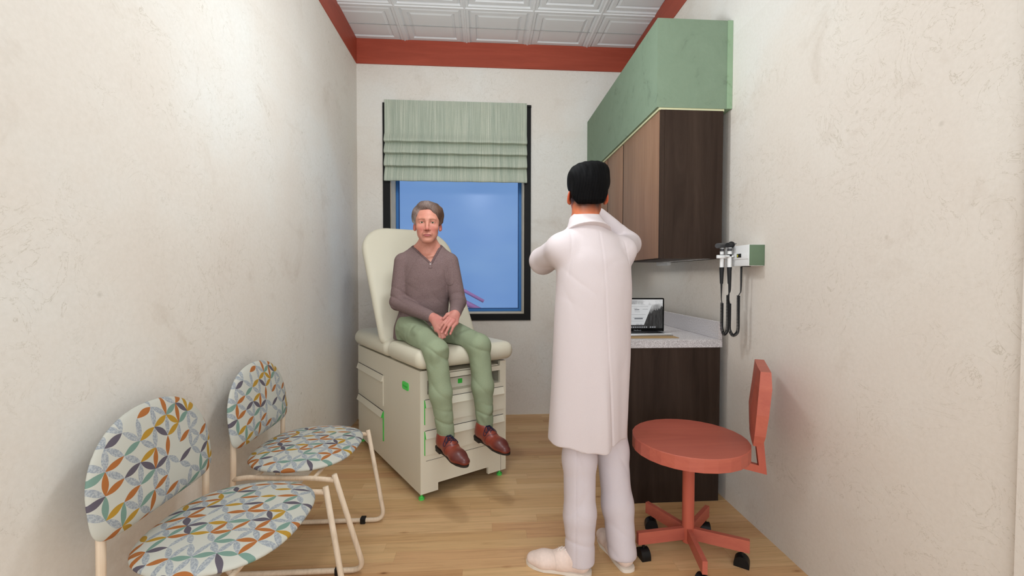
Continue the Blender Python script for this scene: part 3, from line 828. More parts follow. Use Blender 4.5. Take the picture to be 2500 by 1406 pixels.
def instrument(hx, hy, label, name, kind, cordx, cordy, top):
    o = Vector((hx, hy, 1.25)); r = empty(name, o, 0, label, 'instrument')
    m = MB(); m.cyl((0, 0, 0.035), (0, 0, 0.150), 0.0098, n=24); h = m.build('handle', M['white'], r, autos=50)
    for z0, z1, mt in ((0.105, 0.116, M['black']), (0.132, 0.146, M['grey'])):
        m = MB(); m.cyl((0, 0, z0), (0, 0, z1), 0.0106, n=24); m.build('band', mt, h, autos=50)
    m = MB(); m.cyl((0, 0, -0.035), (0, 0, 0.050), 0.0075, 0.0118, n=24); m.build('grip', M['rubber'], r, autos=50)
    m = MB(); m.cyl((0, 0, -0.110), (0, 0, -0.035), 0.0022, 0.0050, n=16); m.build('strain_relief', M['rubber'], r, autos=50)
    m = MB(); d = Vector((-0.75, -0.45, -0.06)).normalized()
    c = Vector((0, 0, 0.163))
    if kind == 0:
        m.cyl(c+d*0.040, c-d*0.014, 0.0135, 0.0125); m.cyl(c+d*0.047, c+d*0.040, 0.0115, 0.0135); m.ball(c-d*0.016, 0.0135)
        m.cyl(c-d*0.014, c-d*0.028, 0.008, 0.012)
    else:
        m.cyl(c+d*0.022, c-d*0.012, 0.012, 0.013); m.ball(c-d*0.016+Vector((0, 0, 0.002)), 0.0165)
        e = c-d*0.022; m.cyl(e, e-d*0.026+Vector((0, 0, 0.004)), 0.009, 0.0025); m.cyl(e-d*0.024+Vector((0, 0, 0.003)), e-d*0.040+Vector((0, 0, 0.006)), 0.0025, 0.002)
    m.build('head', M['grey'] if kind == 0 else M['rubber'], r, autos=50)
    # coiled cord: down, round the bottom and back up to the socket
    base = smooth_path([(0, 0, -0.105), (0.001, 0, -0.120), (0.004, 0, -0.135)], 4)
    cx, cy = cordx-o.x, cordy-o.y
    line = smooth_path([(0.004, 0, -0.135), (0.004, 0, -0.20), (0.004, 0, -0.262), (0.006+cx*0.12, cy*0.12, -0.285), (cx*0.5, cy*0.5, -0.298), (cx*0.88, cy*0.88, -0.285), (cx, cy, -0.262), (cx, cy, -0.2), (cx, cy, -0.112+top)], 24)
    L = [0]
    for a, b in zip(line, line[1:]): L.append(L[-1]+(b-a).length)
    pts = []; pitch = 0.0042; T = int(L[-1]/pitch*9)
    for k in range(T):
        s = L[-1]*k/T
        i = max(0, min(len(L)-2, next((q for q in range(len(L)-1) if L[q+1] >= s), len(L)-2)))
        f = (s-L[i])/max(1e-9, L[i+1]-L[i]); p = line[i].lerp(line[i+1], f); t = (line[i+1]-line[i]).normalized()
        u = t.cross(Vector((0.3, -0.9, 0.1))).normalized(); w = t.cross(u); a = 2*PI*s/pitch
        pts.append(p+(u*math.cos(a)+w*math.sin(a))*0.0072)
    end = smooth_path([(cx, cy, -0.112+top), (cx+0.006, cy-0.002, -0.100+top), (cx+0.010, cy-0.004, -0.08+top), (cx+0.010, cy-0.005, 0.052)], 6)
    m = MB(); m.tube(base, 0.0022, n=8); m.tube(pts, 0.0016, n=5); m.tube(end, [0.0022+0.003*(max(0, i-8)/10) for i in range(len(end))], n=10)
    m.build('coiled_cord', M['rubber'], r, smooth=True)
HX = [(1.2365, 2.182), (1.258, 2.148)]
diagnostic()
instrument(HX[0][0], HX[0][1], 'left hand instrument in the wall cradle, flat round grey head', 'ophthalmoscope', 0, 1.262, 2.165, 0.018)
instrument(HX[1][0], HX[1][1], 'right hand instrument in the wall cradle, pointed black tip on its head', 'otoscope', 1, 1.290, 2.118, 0.018)
# ================================================================== EXAM TABLE
TA = math.radians(32); TO = Vector((-0.345, 2.405, 0))
def pad(outline, t, r, mat, name, parent, xf=None, seg=6, inner=3):
    """cushion: closed outline in its own plane, thickness t, rounded edge r"""
    P = [Vector((x, y, 0)) for x, y in outline]; n = len(P)
    N = []
    for i in range(n):
        d = (P[(i+1) % n]-P[i-1]).normalized(); N.append(Vector((d.y, -d.x, 0)))
    A = sum((P[i].x*P[(i+1) % n].y-P[(i+1) % n].x*P[i].y) for i in range(n))
    if A < 0: N = [-q for q in N]
    cen = sum(P, Vector())/n
    rows = []
    hh = t/2
    for k in range(seg*2+1):
        a = -PI/2+PI*k/(seg*2); inset = r*(1-math.cos(a)); z = (hh-r if hh > r else 0)*(1 if a > 0 else -1)*(0 if k == seg else 1)+min(r, hh)*math.sin(a)
        rows.append([P[i]-N[i]*inset+Vector((0, 0, z)) for i in range(n)])
    m = MB()
    top = rows[-1]; bot = rows[0]
    cap_t = [[cen.lerp(p, f)+Vector((0, 0, (1-f*f)*0.0)) for p in top] for f in (0.75, 0.4, 0.08)]
    cap_b = [[cen.lerp(p, f) for p in bot] for f in (0.08, 0.4, 0.75)]
    for q, f in zip(cap_t, (0.75, 0.4, 0.08)):
        for p in q: p.z = top[0].z
    for q in cap_b:
        for p in q: p.z = bot[0].z
    vs = m.grid(cap_b+rows+cap_t, closed_u=True)
    m.bm.faces.new(vs[0]); m.bm.faces.new(vs[-1])
    if xf is not None: bmesh.ops.transform(m.bm, matrix=xf, verts=m.bm.verts)
    return m.build(name, mat, parent, autos=60)

def rrect(x0, x1, y0, y1, r, n=6, rr=None):
    rr = rr or [r]*4; out = []
    for (cx, cy, a0), q in zip(((x1, y1, 0), (x0, y1, PI/2), (x0, y0, PI), (x1, y0, 1.5*PI)), rr):
        ox = cx-q if cx == x1 else cx+q; oy = cy-q if cy == y1 else cy+q
        for k in range(n+1): out.append((ox+q*math.cos(a0+k*PI/2/n), oy+q*math.sin(a0+k*PI/2/n)))
    return out

def exam_table():
    r = empty('exam_table', TO, TA, 'ivory examination table with raised backrest and drawers, person seated on it', 'exam table')
    T = M['table']
    m = MB()
    m.box(0, 0.022, 0, 1.14, 0.04, 0.728)                 # side panels
    m.box(0.553, 0.575, 0, 1.14, 0.04, 0.728)
    m.box(0.022, 0.553, 1.118, 1.14, 0.04, 0.728)
    m.box(0.022, 0.107, 0, 0.02, 0.04, 0.594); m.box(0.444, 0.553, 0, 0.02, 0.04, 0.594)
    m.box(0.107, 0.444, 0, 0.02, 0.083, 0.594)
    m.box(0.022, 0.043, 0, 0.02, 0.594, 0.728); m.box(0.530, 0.553, 0, 0.02, 0.594, 0.728)
    m.box(0.043, 0.530, 0, 0.02, 0.671, 0.699)
    m.box(0.022, 0.553, 0.02, 0.30, 0.585, 0.594)         # floor of the slot
    m.box(0.022, 0.553, 0.30, 0.31, 0.594, 0.728)
    m.box(0.022, 0.553, 0.10, 1.118, 0.715, 0.728)
    m.build('cabinet_body', T, r)
    m = MB(); m.box(0.05, 0.47, 0.05, 0.29, 0.594, 0.655, bev=0.002)
    tray = m.build('step_tray', T, r)
    m = MB(); m.box(0.262, 0.290, 0.047, 0.050, 0.616, 0.643); m.build('green_tab', M['limed'], tray)
    m = MB(); m.box(0.05, 0.520, 0.008, 0.10, 0.702, 0.708); m.build('pull_out_shelf', T, r)
    # drawer fronts with overhanging finger pull
    def front(u0, u1, zb, zt, name, mat, axis, parent):
        prof = [(0.0, zb), (-0.006, zb), (-0.006, zt-0.040), (-0.019, zt-0.040), (-0.004, zt), (0.0, zt)]
        m = MB()
        n = len(prof)
        f = (lambda u, v, z: (u, v, z)) if axis == 'f' else (lambda u, v, z: (v, u, z))
        a = [m.bm.verts.new(f(u0, v, z)) for v, z in prof]; b = [m.bm.verts.new(f(u1, v, z)) for v, z in prof]
        m.bm.faces.new(a); m.bm.faces.new(b[::-1])
        for i in range(n): m.bm.faces.new((a[i], b[i], b[(i+1) % n], a[(i+1) % n]))
        return m.build(name, mat, parent)
    for zb, zt in ((0.428, 0.565), (0.256, 0.391)):
        d = front(0.0265, 0.553, zb, zt, 'drawer', T, 'f', r)
        front(0.0235, 0.0265, zb, zt, 'edge_strip', M['limed'], 'f', d)['label'] = 'green edge strip'
        box('gap_line', (0.028, 0.553, -0.0045, -0.0005, zt, zt+0.002), M['shadowgap'], d)
    for i, (zb, zt) in enumerate(((0.396, 0.599), (0.162, 0.360))):
        d = front(0.588, 1.128, zb, zt, 'side_drawer', T, 's', r)
        front(0.583, 0.588, zb, zt, 'edge_strip', M['limed'] if i else T, 's', d)
        box('gap_line', (-0.0045, -0.0005, 0.59, 1.128, zt, zt+0.002), M['shadowgap'], d)
    box('kick_seam', (0.033, 0.545, -0.0008, 0.0, 0.221, 0.223), M['shadowgap'], r)
    box('kick_seam', (0.536, 0.5375, -0.0008, 0.0, 0.04, 0.20), M['shadowgap'], r)
    for u, v in ((0.018, 0.028), (0.545, 0.028), (0.02, 1.10), (0.555, 1.10)):
        m = MB(); m.cyl((u, v, 0.0), (u, v, 0.012), 0.016, 0.017, 20); m.cyl((u, v, 0.012), (u, v, 0.020), 0.012, 0.006, 16); m.cyl((u, v, 0.02), (u, v, 0.045), 0.006, n=12)
        m.build('levelling_foot', M['lime'], r, autos=40)['label'] = 'bright green levelling foot'
    # badge on the side
    m = MB(); m.prism(rrect(0.158, 0.250, 0.585, 0.630, 0.014), 0.0, 0.005, Matrix(((0, 0, -1, 0), (1, 0, 0, 0), (0, 1, 0, 0), (0, 0, 0, 1))))
    b = m.build('badge', M['lime'], r, autos=40); b['label'] = 'bright green maker\'s badge'
    cu = bpy.data.curves.new('badge_lettering', 'FONT'); cu.body = 'Brewer'; cu.size = 0.024; cu.extrude = 0.0006; cu.align_x = 'CENTER'
    cu.materials.append(M['limed'])
    ob = text_mesh('badge_lettering', cu); ob.parent = b
    ob.location = (-0.0055, 0.204, 0.600); ob.rotation_euler = (PI/2, 0, -PI/2)
    # cushions
    V = M['vinyl']
    m = MB(); m.box(-0.036, 0.613, -0.050, 0.442, 0.738, 0.850, bev=0.052, seg=7); m.build('seat_cushion', V, r, autos=60)
    pad(rrect(-0.036, 0.613, 0.448, 1.235, 0.05, 7, [0.16, 0.16, 0.045, 0.045]), 0.110, 0.052, V, 'rear_cushion', r, Matrix.Translation((0, 0, 0.793)), seg=7)
    k = 0.6; c = 1/math.sqrt(1+k*k); s = k*c
    # plane basis: a = u axis, b = up the slope (0, s, c), n = towards the sitter (0, -c, s)
    xf = Matrix(((1, 0, 0, 0), (0, s, -c, 0.47+0.036), (0, c, s, 0.82), (0, 0, 0, 1)))
    L = 0.915
    pts = rrect(-0.045, 0.655, -0.01, L, 0.05, 9, [0.21, 0.21, 0.05, 0.05])
    o = pad(pts, 0.07, 0.034, V, 'backrest', r, xf, seg=6)
exam_table()

# ================================================================== STOOL
def stool():
    o = Vector((0.929, 1.89, 0)); r = empty('swivel_stool', o, 0, 'coral red swivel stool with round seat and low back in front of the dark cabinet', 'stool')
    S = M['stool']
    m = MB(); n = 28
    m.lathe([(0.248, 0.472), (0.2485, 0.474), (0.2485, 0.526), (0.246, 0.529)], n=n)
    m.build('seat', S, r)
    m = MB(); m.cyl((0, 0, 0.05), (0, 0, 0.472), 0.026, n=24); m.build('post', M['stoolz'], r, autos=50)
    for k in range(5):
        a = math.radians(115+72*k)
        m = MB(); m.box(0.0, 0.247, -0.010, 0.010, 0.064, 0.118, rot=Matrix.Rotation(a, 4, 'Z'))
        lg = m.build('leg', S, r)
        m = MB()
        prof = [(-0.030, 0.0), (-0.030, 0.012)]+[(0.030*math.cos(q), 0.014+0.032*math.sin(q)) for q in [PI-PI*i/10 for i in range(0, 11)]]+[(0.030, 0.0)]
        R = Matrix.Rotation(a+0.9+k*0.7, 4, 'Z'); T = Matrix.Translation((0.218*math.cos(a), 0.218*math.sin(a), 0))
        B = Matrix(((1, 0, 0, 0), (0, 0, 1, 0), (0, 1, 0, 0), (0, 0, 0, 1)))
        m.prism(prof, -0.021, 0.021, T @ R @ B)
        m.cyl((0.218*math.cos(a), 0.218*math.sin(a), 0.04), (0.218*math.cos(a), 0.218*math.sin(a), 0.066), 0.006)
        m.build('caster', M['black'], lg, autos=30)['label'] = 'black domed caster'
    # bracket: flat bar out under the seat then up to the back
    A = math.radians(-18); R = Matrix.Rotation(A, 4, 'Z')
    m = MB()
    prof = [(0.14, 0.425), (0.315, 0.395), (0.295, 0.60), (0.262, 0.60), (0.283, 0.432), (0.14, 0.462)]
    m.prism(prof, -0.012, 0.012, R @ Matrix(((1, 0, 0, 0), (0, 0, 1, 0), (0, 1, 0, 0), (0, 0, 0, 1))))
    m.build('back_bracket', M['stoolz'], r)
    m = MB(); m.cyl((0, 0, 0.455), (0.16*math.cos(A), 0.16*math.sin(A), 0.455), 0.012); m.build('bracket_arm', S, r, autos=40)
    # backrest: faceted plate, waisted towards the sitter
    c = Vector((0.270*math.cos(A), 0.270*math.sin(A), 0)); yaw = math.radians(-29)
    nx = Vector((math.cos(yaw), math.sin(yaw), 0)); ty = Vector((-math.sin(yaw), math.cos(yaw), 0))
    lev = [(0.552, 0.118, 0.002, 0.034), (0.600, 0.138, 0.008, 0.040), (0.690, 0.150, 0.016, 0.044), (0.800, 0.152, 0.010, 0.046), (0.868, 0.150, 0.002, 0.038)]
    m = MB(); rows = []
    for z, w, bulge, th in lev:
        off = 0.004-0.020*(0.868-z)/0.316
        cs = []
        for sy in (-1, -0.4, 0.4, 1):
            cs.append(c+ty*(sy*w)+nx*(off-bulge*(abs(sy) < 0.9))+Vector((0, 0, z)))
        bk = [p+nx*(th+(bulge if abs(sy) < 0.9 else 0)) for p, sy in zip(cs[::-1], (1, 0.4, -0.4, -1))]
        rows.append(cs+bk)
    vs = m.grid(rows, closed_u=True); m.bm.faces.new(vs[0]); m.bm.faces.new(vs[-1][::-1])
    m.build('backrest', S, r)
stool()

# ================================================================== CHAIRS
def chair():
    r = empty('side_chair', (-0.80, 2.032, 0), 0, 'x', 'chair', 'leaf print chairs by the left wall')
    A = M['ash']
    for s in (-1, 1):
        y = 0.257*s; yr = 0.218*s; yb = 0.190*s
        path = bent([(-0.208, yr, 0.666), (-0.210, yr, 0.43), (-0.262, yb, 0.014), (0.300, yb, 0.014), (0.202, y, 0.452)], 0.055, 7)
        m = MB(); m.tube(path, 0.0108, n=14)
        m.build('side_frame', A, r, smooth=True)
        m = MB(); m.tube(bent([(-0.210, yr, 0.426), (-0.15, yr*1.03, 0.437), (0.12, y*0.98, 0.437), (0.200, y, 0.430)], 0.03, 5), 0.0098, n=12)
        m.build('seat_rail', A, r, smooth=True)
        m = MB(); m.box(0.180, 0.206, yb-0.015, yb+0.015, -0.0005, 0.030, bev=0.004); m.build('floor_glide', M['black'], r)
    m = MB(); m.tube([(-0.209, -0.218, 0.60), (-0.209, 0.218, 0.60)], 0.007, n=10); m.build('back_rod', A, r, smooth=True)
    m = MB(); m.tube([(-0.12, -0.226, 0.437), (-0.12, 0.226, 0.437)], 0.008, n=10); m.tube([(0.12, -0.251, 0.437), (0.12, 0.251, 0.437)], 0.008, n=10); m.build('cross_rod', A, r, smooth=True)
    # seat cushion: superellipse outline, domed
    def dome(outline, tt, tb, mat, name, xf, p=3.2):
        n = len(outline); cx = sum(x for x, y in outline)/n; cy = sum(y for x, y in outline)/n
        m = MB(); rows = []
        S = [0.06, 0.25, 0.45, 0.62, 0.76, 0.87, 0.94, 0.98, 0.995, 1.0]
        for s in S: rows.append([(cx+(x-cx)*s, cy+(y-cy)*s, tt*(1-s**p)**0.5) for x, y in outline])
        for s in S[-2::-1]: rows.append([(cx+(x-cx)*s, cy+(y-cy)*s, -tb*(1-s**p)**0.5) for x, y in outline])
        vs = m.grid(rows, closed_u=True); m.bm.faces.new(vs[0]); m.bm.faces.new(vs[-1][::-1])
        bmesh.ops.transform(m.bm, matrix=xf, verts=m.bm.verts)
        return m.build(name, mat, r, smooth=True)
    pts = []
    for k in range(48):
        a = 2*PI*k/48; ca, sa = math.cos(a), math.sin(a); e = 2/2.7
        x = 0.222*math.copysign(abs(ca)**e, ca); y = 0.262*math.copysign(abs(sa)**e, sa)
        y *= 1.0-0.10*(x < 0)*abs(x)/0.222-0.05*(x > 0)*abs(x)/0.222
        pts.append((x+0.005, y))
    dome(pts, 0.036, 0.028, M['fab_seat'], 'seat', Matrix.Translation((0, 0, 0.470)), 2.6)
    pts = []
    for k in range(56):
        a = 2*PI*k/56; ca, sa = math.cos(a), math.sin(a)
        if sa >= 0: y = 0.245*math.copysign(abs(ca)**0.88, ca); z = 0.208*abs(sa)**0.95
        else: y = 0.245*math.copysign(abs(ca)**0.30, ca); z = -0.112*abs(sa)**0.42
        pts.append((y-0.028, z))
    th = math.radians(7)
    # local x->world y, local y->world z, local z->world x (front)
    xf = Matrix.Translation((-0.196, 0, 0.662)) @ Matrix.Rotation(-th, 4, 'Y') @ Matrix(((0, 0, 1, 0), (1, 0, 0, 0), (0, 1, 0, 0), (0, 0, 0, 1)))
    dome(pts, 0.026, 0.016, M['fab_back'], 'backrest', xf, 3.0)
    return r
c1 = chair(); c1['label'] = 'leaf print chair next to the exam table, farther of the two'
def copy_tree(o, parent=None):
    c = o.copy(); COL.objects.link(c)
    if parent is not None: c.parent = parent
    for ch in list(o.children): copy_tree(ch, c)
    return c
c2 = copy_tree(c1); c2.location = (-0.80, 1.420, 0); c2['label'] = 'leaf print chair nearest the camera, front legs cut by the frame'
# ================================================================== PEOPLE
def head_ops(S, F, w=1.0, nose=1.0):
    """local axes: x sideways, y towards the face, z up; origin between the ears at eye height"""
    S.F = F
    S.el((0, -0.018, 0.042), (0.077*w, 0.093, 0.082), k=0)
    S.el((0, 0.030, 0.020), (0.069*w, 0.062, 0.080), k=0.03)
    S.el((0, 0.030, -0.034), (0.062*w, 0.056, 0.068), k=0.02)
    S.el((0, 0.044, -0.083), (0.036*w, 0.042, 0.036), k=0.02)
    S.el((0, 0.077, -0.104), (0.021, 0.014, 0.015), k=0.02)
    for s in (-1, 1):
        S.rc((s*0.046*w, 0.012, -0.060), (s*0.020, 0.066, -0.105), 0.010, 0.010, k=0.025)
        S.el((s*0.036, 0.040, -0.055), (0.020, 0.030, 0.034), k=0.02)
        S.el((s*0.043, 0.058, -0.026), (0.020, 0.022, 0.018), k=0.022)
        S.rc((s*0.010, 0.087, 0.020), (s*0.043, 0.074, 0.022), 0.0075, 0.0065, k=0.016)
    for s in (-1, 1):
        S.el((s*0.0315, 0.098, 0.001), (0.0175, 0.014, 0.0095), k=0.014, mode='sub')
    for s in (-1, 1):
        S.el((s*0.0315, 0.0725, 0.0005), (0.0165, 0.0150, 0.0135), k=0.006)
        S.el((s*0.0315, 0.090, 0.0002), (0.0132, 0.010, 0.0046), k=0.0015, mode='sub')
    S.rc((0, 0.086, 0.012), (0, 0.106*nose, -0.034), 0.0080, 0.0095, k=0.012)
    S.el((0, 0.107*nose, -0.040), (0.0105, 0.0105, 0.0090), k=0.008)
    for s in (-1, 1):
        S.el((s*0.0135, 0.094, -0.043), (0.0075, 0.0095, 0.0065), k=0.006)
        S.el((s*0.0065, 0.101, -0.0505), (0.0035, 0.0045, 0.0035), k=0.003, mode='sub')
    S.el((0, 0.083, -0.070), (0.026, 0.014, 0.016), k=0.014)
    S.el((0, 0.0945, -0.0715), (0.0225, 0.0065, 0.0048), k=0.005)
    S.el((0, 0.0935, -0.0805), (0.0195, 0.0068, 0.0052), k=0.005)
    S.el((0, 0.1025, -0.0760), (0.0235, 0.0070, 0.0010), k=0.003, mode='sub')
    S.el((0, 0.097, -0.091), (0.014, 0.006, 0.0045), k=0.008, mode='sub')
    for s in (-1, 1):                                             # ears
        S.el((s*0.0780*w, -0.008, -0.010), (0.0065, 0.0170, 0.0310), k=0.006, rot=(0.15, -s*0.22, s*0.42))
        S.el((s*0.0745*w, 0.002, -0.032), (0.0060, 0.0095, 0.0120), k=0.008)
        S.el((s*0.0860*w, 0.000, -0.006), (0.0045, 0.0095, 0.0180), k=0.004, mode='sub', rot=(0.15, -s*0.2, s*0.42))
    S.F = Frame()

def face_color(base, F, hair_col=None, brow=(120, 88, 68), lip=(188, 104, 104), eyec=None, flush=(206, 112, 92)):
    b = lin(base); L = lin(lip); Br = lin(brow); Fl = lin(flush)
    def col(V):
        P = F.inv(V); C = np.tile(b, (len(V), 1))
        x, y, z = np.abs(P[:, 0]), P[:, 1], P[:, 2]
        def blend(w, c): nonlocal C; w = np.clip(w, 0, 1)[:, None]; C = C*(1-w)+c*w
        n = vnoise(V, 60, 3)*0.5+0.5
        blend(0.20*n*(z > -0.2), Fl)
        front = (y > 0.03)
        blend(0.55*np.exp(-((x-0.036)/0.018)**2-((z+0.038)/0.022)**2)*front, Fl)
        blend(0.6*np.exp(-((x)/0.014)**2-((z+0.042)/0.014)**2)*(y > 0.09), Fl)
        blend(0.8*np.exp(-((x-0.082)/0.012)**2-((z+0.01)/0.035)**2)*(y < 0.03), Fl*np.array([1.0, 0.8, 0.75]))
        blend(0.30*np.exp(-((x-0.03)/0.030)**2-((z+0.095)/0.028)**2)*front, lin((150, 105, 88)))     # beard shade
        blend(0.35*np.exp(-((x)/0.020)**2-((z+0.060)/0.007)**2)*front, lin((160, 108, 92)))
        m = (y > 0.078)*(x < 0.0245)
        zz = z+0.0762; up = 0.0070*(1-(x/0.0255)**2)*(1+0.0*x)-0.0016*np.exp(-(x/0.004)**2); dn = -0.0085*(1-(x/0.0235)**2)
        blend(m*(zz < up)*(zz > dn)*0.85, L)
        blend(m*(np.abs(zz-0.0002) < 0.0014)*0.9, lin((96, 44, 44)))
        bz = 0.0175+0.0035*np.exp(-((x-0.034)/0.014)**2)-0.14*np.maximum(x-0.040, 0)
        blend(0.62*np.exp(-((z-bz)/(0.0042-0.045*np.clip(x-0.015, 0, 0.04)))**2)*(x > 0.012)*(x < 0.052)*(y > 0.05), Br)
        ed = np.sqrt(((x-0.0315)/0.0150)**2+((z-0.0005)/0.0062)**2)
        blend(0.55*np.exp(-((ed-1.0)/0.28)**2)*(y > 0.066), lin((128, 74, 62)))
        blend(0.35*np.exp(-((x-0.0315)/0.016)**2-((z+0.013)/0.006)**2)*(y > 0.05), lin((206, 150, 140)))
        blend(0.7*np.exp(-((x-0.0315)/0.0155)**4-((z-0.0052-0.05*np.clip(0.0315-x, -0.02, 0))/0.0016)**2)*(y > 0.06), lin((92, 56, 46)))
        blend(0.30*np.exp(-((x-0.0315)/0.016)**2-((z-0.012)/0.005)**2)*(y > 0.05), lin((160, 100, 84)))
        w = np.exp(-((x-0.0065)/0.004)**2-((z+0.0495)/0.003)**2)*(y > 0.088); blend(0.8*w, lin((80, 36, 32)))
        for zf in (0.048, 0.060):
            blend(0.16*np.exp(-((z-zf-0.004*np.cos(P[:, 0]*60))/0.0012)**2)*(x < 0.04)*front, lin((150, 92, 76)))
        fold = np.abs(x-(0.019+0.40*np.maximum(-0.042-z, 0)))
        blend(0.30*np.exp(-(fold/0.0022)**2)*(z < -0.042)*(z > -0.078)*front, lin((140, 84, 70)))
        return C
    return col

def eyes(F, parent, iris=(78, 72, 40)):
    t = NT('eye_with_green_iris', 0.3, 0.25)
    a = t.n('ShaderNodeVertexColor', layer_name='Col'); t.base(a.outputs['Color'])
    for s in (-1, 1):
        c = F.fwd(np.array([s*0.0315, 0.0735, 0.0004])[None, :])[0]
        m = MB(); m.ball((0, 0, 0), 0.0128, u=40, v=28)
        o = m.build('eye', t.m, parent, smooth=True); o.location = c
        me = o.data; at = me.color_attributes.new('Col', 'FLOAT_COLOR', 'POINT')
        fw = np.array([0, 1.0, 0]) @ F.R.T; fw = np.array(fw)
        for i, v in enumerate(me.vertices):
            q = np.array(v.co)/0.0128; d = q @ fw; ang = math.acos(max(-1, min(1, d)))
            k = (0.55, 0.53, 0.51)
            if ang < 0.22: k = (0.01, 0.01, 0.01)
            elif ang < 0.50: k = tuple(lin(iris))
            elif ang < 0.56: k = (0.03, 0.035, 0.03)
            at.data[i].color = (*k, 1)

def finger(S, pts, r0, r1, k=0.006):
    n = len(pts)-1
    for i in range(n):
        a = r0+(r1-r0)*i/n; b = r0+(r1-r0)*(i+1)/n
        S.rc(pts[i], pts[i+1], a, b, k=k if i else 0.010)

def shoe_frame(heel, toe, pitch=0.0):
    h = np.array(heel, float); t = np.array(toe, float); f = t-h; L = np.linalg.norm(f); f /= L
    up = np.array([0, 0, 1.0]); s = np.cross(up, f); s /= np.linalg.norm(s); u = np.cross(f, s)
    return Frame(h, np.stack([f, s, u], 1)), L

def shoe(parent, heel, toe, mat, solemat, colf, side=1, W=0.049, style='dress', h=0.0034, lace=None, label=None):
    F, L = shoe_frame(heel, toe); S = SDF(); S.F = F
    tip = 0.030 if style == 'dress' else 0.036
    S.rc((0.040, 0, 0.040), (L*0.45, 0, 0.040), W*0.70, W*0.86, k=0)
    S.rc((L*0.45, 0, 0.036), (L*0.72, side*0.004, 0.030), W*0.86, W*0.90, k=0.02, fl=(1, 1, 0.85))
    S.rc((L*0.72, side*0.004, 0.028), (L-tip, side*0.000, 0.024), W*0.88, tip, k=0.02, fl=(1, 1, 0.72))
    S.rc((0.045, 0, 0.055), (0.050, 0, 0.088), 0.036, 0.036, k=0.02)
    S.rc((0.05, 0, 0.075), (L*0.42, 0, 0.058), 0.034, 0.030, k=0.02)
    S.bx((L*0.3, 0, -0.09), (0.4, 0.2, 0.10), k=0.004, mode='sub')
    S.rc((0.052, 0, 0.135), (0.056, 0, 0.085), 0.034, 0.028, k=0.004, mode='sub')
    o = sdf_obj('shoe', S, h, mat, parent, color=lambda V: colf(F.inv(V), L))
    if label: o['label'] = label
    m = MB(); poly = []
    n = 64
    for i in range(n):
        a = 2*PI*i/n; x = 0.5+0.5*math.cos(a)
        wd = np.interp(x, [0, 0.004, 0.016, 0.04, 0.09, 0.3, 0.45, 0.7, 0.85, 0.94, 0.98, 0.995, 1.0], [0.0, W*0.22, W*0.42, W*0.57, W*0.66, W*0.74, W*0.70, W*0.92, W*0.78, W*0.52, W*0.30, W*0.15, 0.0])
        y = math.copysign(1, math.sin(a))*wd if abs(math.sin(a)) > 1e-6 else 0
        poly.append((x*(L+0.004)-0.002, y*1.03+side*0.003*x))
    R4 = Matrix(((F.R[0, 0], F.R[0, 1], F.R[0, 2], F.o[0]), (F.R[1, 0], F.R[1, 1], F.R[1, 2], F.o[1]), (F.R[2, 0], F.R[2, 1], F.R[2, 2], F.o[2]), (0, 0, 0, 1)))
    if style == 'dress':
        m.prism(poly, 0.004, 0.0135, R4)
        hp = [(0.002, 0.0), (0.006, 0.022), (0.022, 0.032), (0.070, 0.036), (0.074, 0), (0.070, -0.036), (0.022, -0.032), (0.006, -0.022)]
        m.prism(hp, -0.007, 0.0045, R4)
    else: m.prism(poly, 0.0005, 0.0145, R4)
    m.build('sole', solemat, o)
    if lace is not None:
        m = MB(); Z = lambda x: 0.0
        def pt(x, y, dz=0.0):
            # drop onto the upper by marching the field
            z = 0.14; p = np.array([[x, y, z]])
            for _ in range(60):
                d = S.ev(F.fwd(p))[0]
                if d < 0.0012: break
                p[0, 2] -= max(d*0.8, 0.0004)
            q = F.fwd(p+np.array([[0, 0, dz]]))[0]; return Vector(q)
        xs = [L*0.34+i*0.0155 for i in range(4)]
        for i in range(3):
            for a, b in (((xs[i], -0.016), (xs[i+1], 0.016)), ((xs[i], 0.016), (xs[i+1], -0.016))):
                m.tube([pt(a[0]+(b[0]-a[0])*q/5, a[1]+(b[1]-a[1])*q/5, 0.001) for q in range(6)], 0.0019, n=6)
        if style == 'dress':
            for s in (-1, 1):
                for w in (0.030, 0.040):
                    pp = [pt(xs[0]+0.004, 0, 0.004), pt(xs[0]+0.004, s*0.015, 0.005), pt(xs[0]+0.016, s*w, 0.003), pt(xs[0]+0.034, s*(w+0.001), 0.003), pt(xs[0]+0.030, s*(w-0.012), 0.003), pt(xs[0]+0.008, s*0.006, 0.004)]
                    m.tube(smooth_path(pp, 6), 0.0018, n=6)
        m.build('laces', lace, o, smooth=True)
    return o

def fold_noise(P, c, r, f, amp, ax=(0, 0, 1)):
    """sharp creases running across direction ax around centre c, soft swelling between them"""
    g = gauss(P, c, r); a = np.array(ax, float); a /= np.linalg.norm(a)
    t = (P-np.array(c)) @ a
    ph = t*f*0.5+1.3*vnoise(P, 13, 5)
    return amp*g*(0.10-(1-np.abs(np.sin(ph)))**2.5)*(0.75+0.35*vnoise(P, 9, 2))

def hair_mat(name, rng):
    t = NT(name, 0.7, 0.08)
    a = t.n('ShaderNodeVertexColor', layer_name='Col')
    f = t.noise(t.coord(scale=(420, 60, 60)), 1.0, 4, 0.6, 1.2)
    c = t.mix(1.0, a.outputs['Color'], t.ramp(f, [(0.3, (rng[0],)*3), (0.7, (rng[1],)*3)]), 'MULTIPLY')
    t.base(c); t.bump(f, 0.35, 0.002)
    return t.m

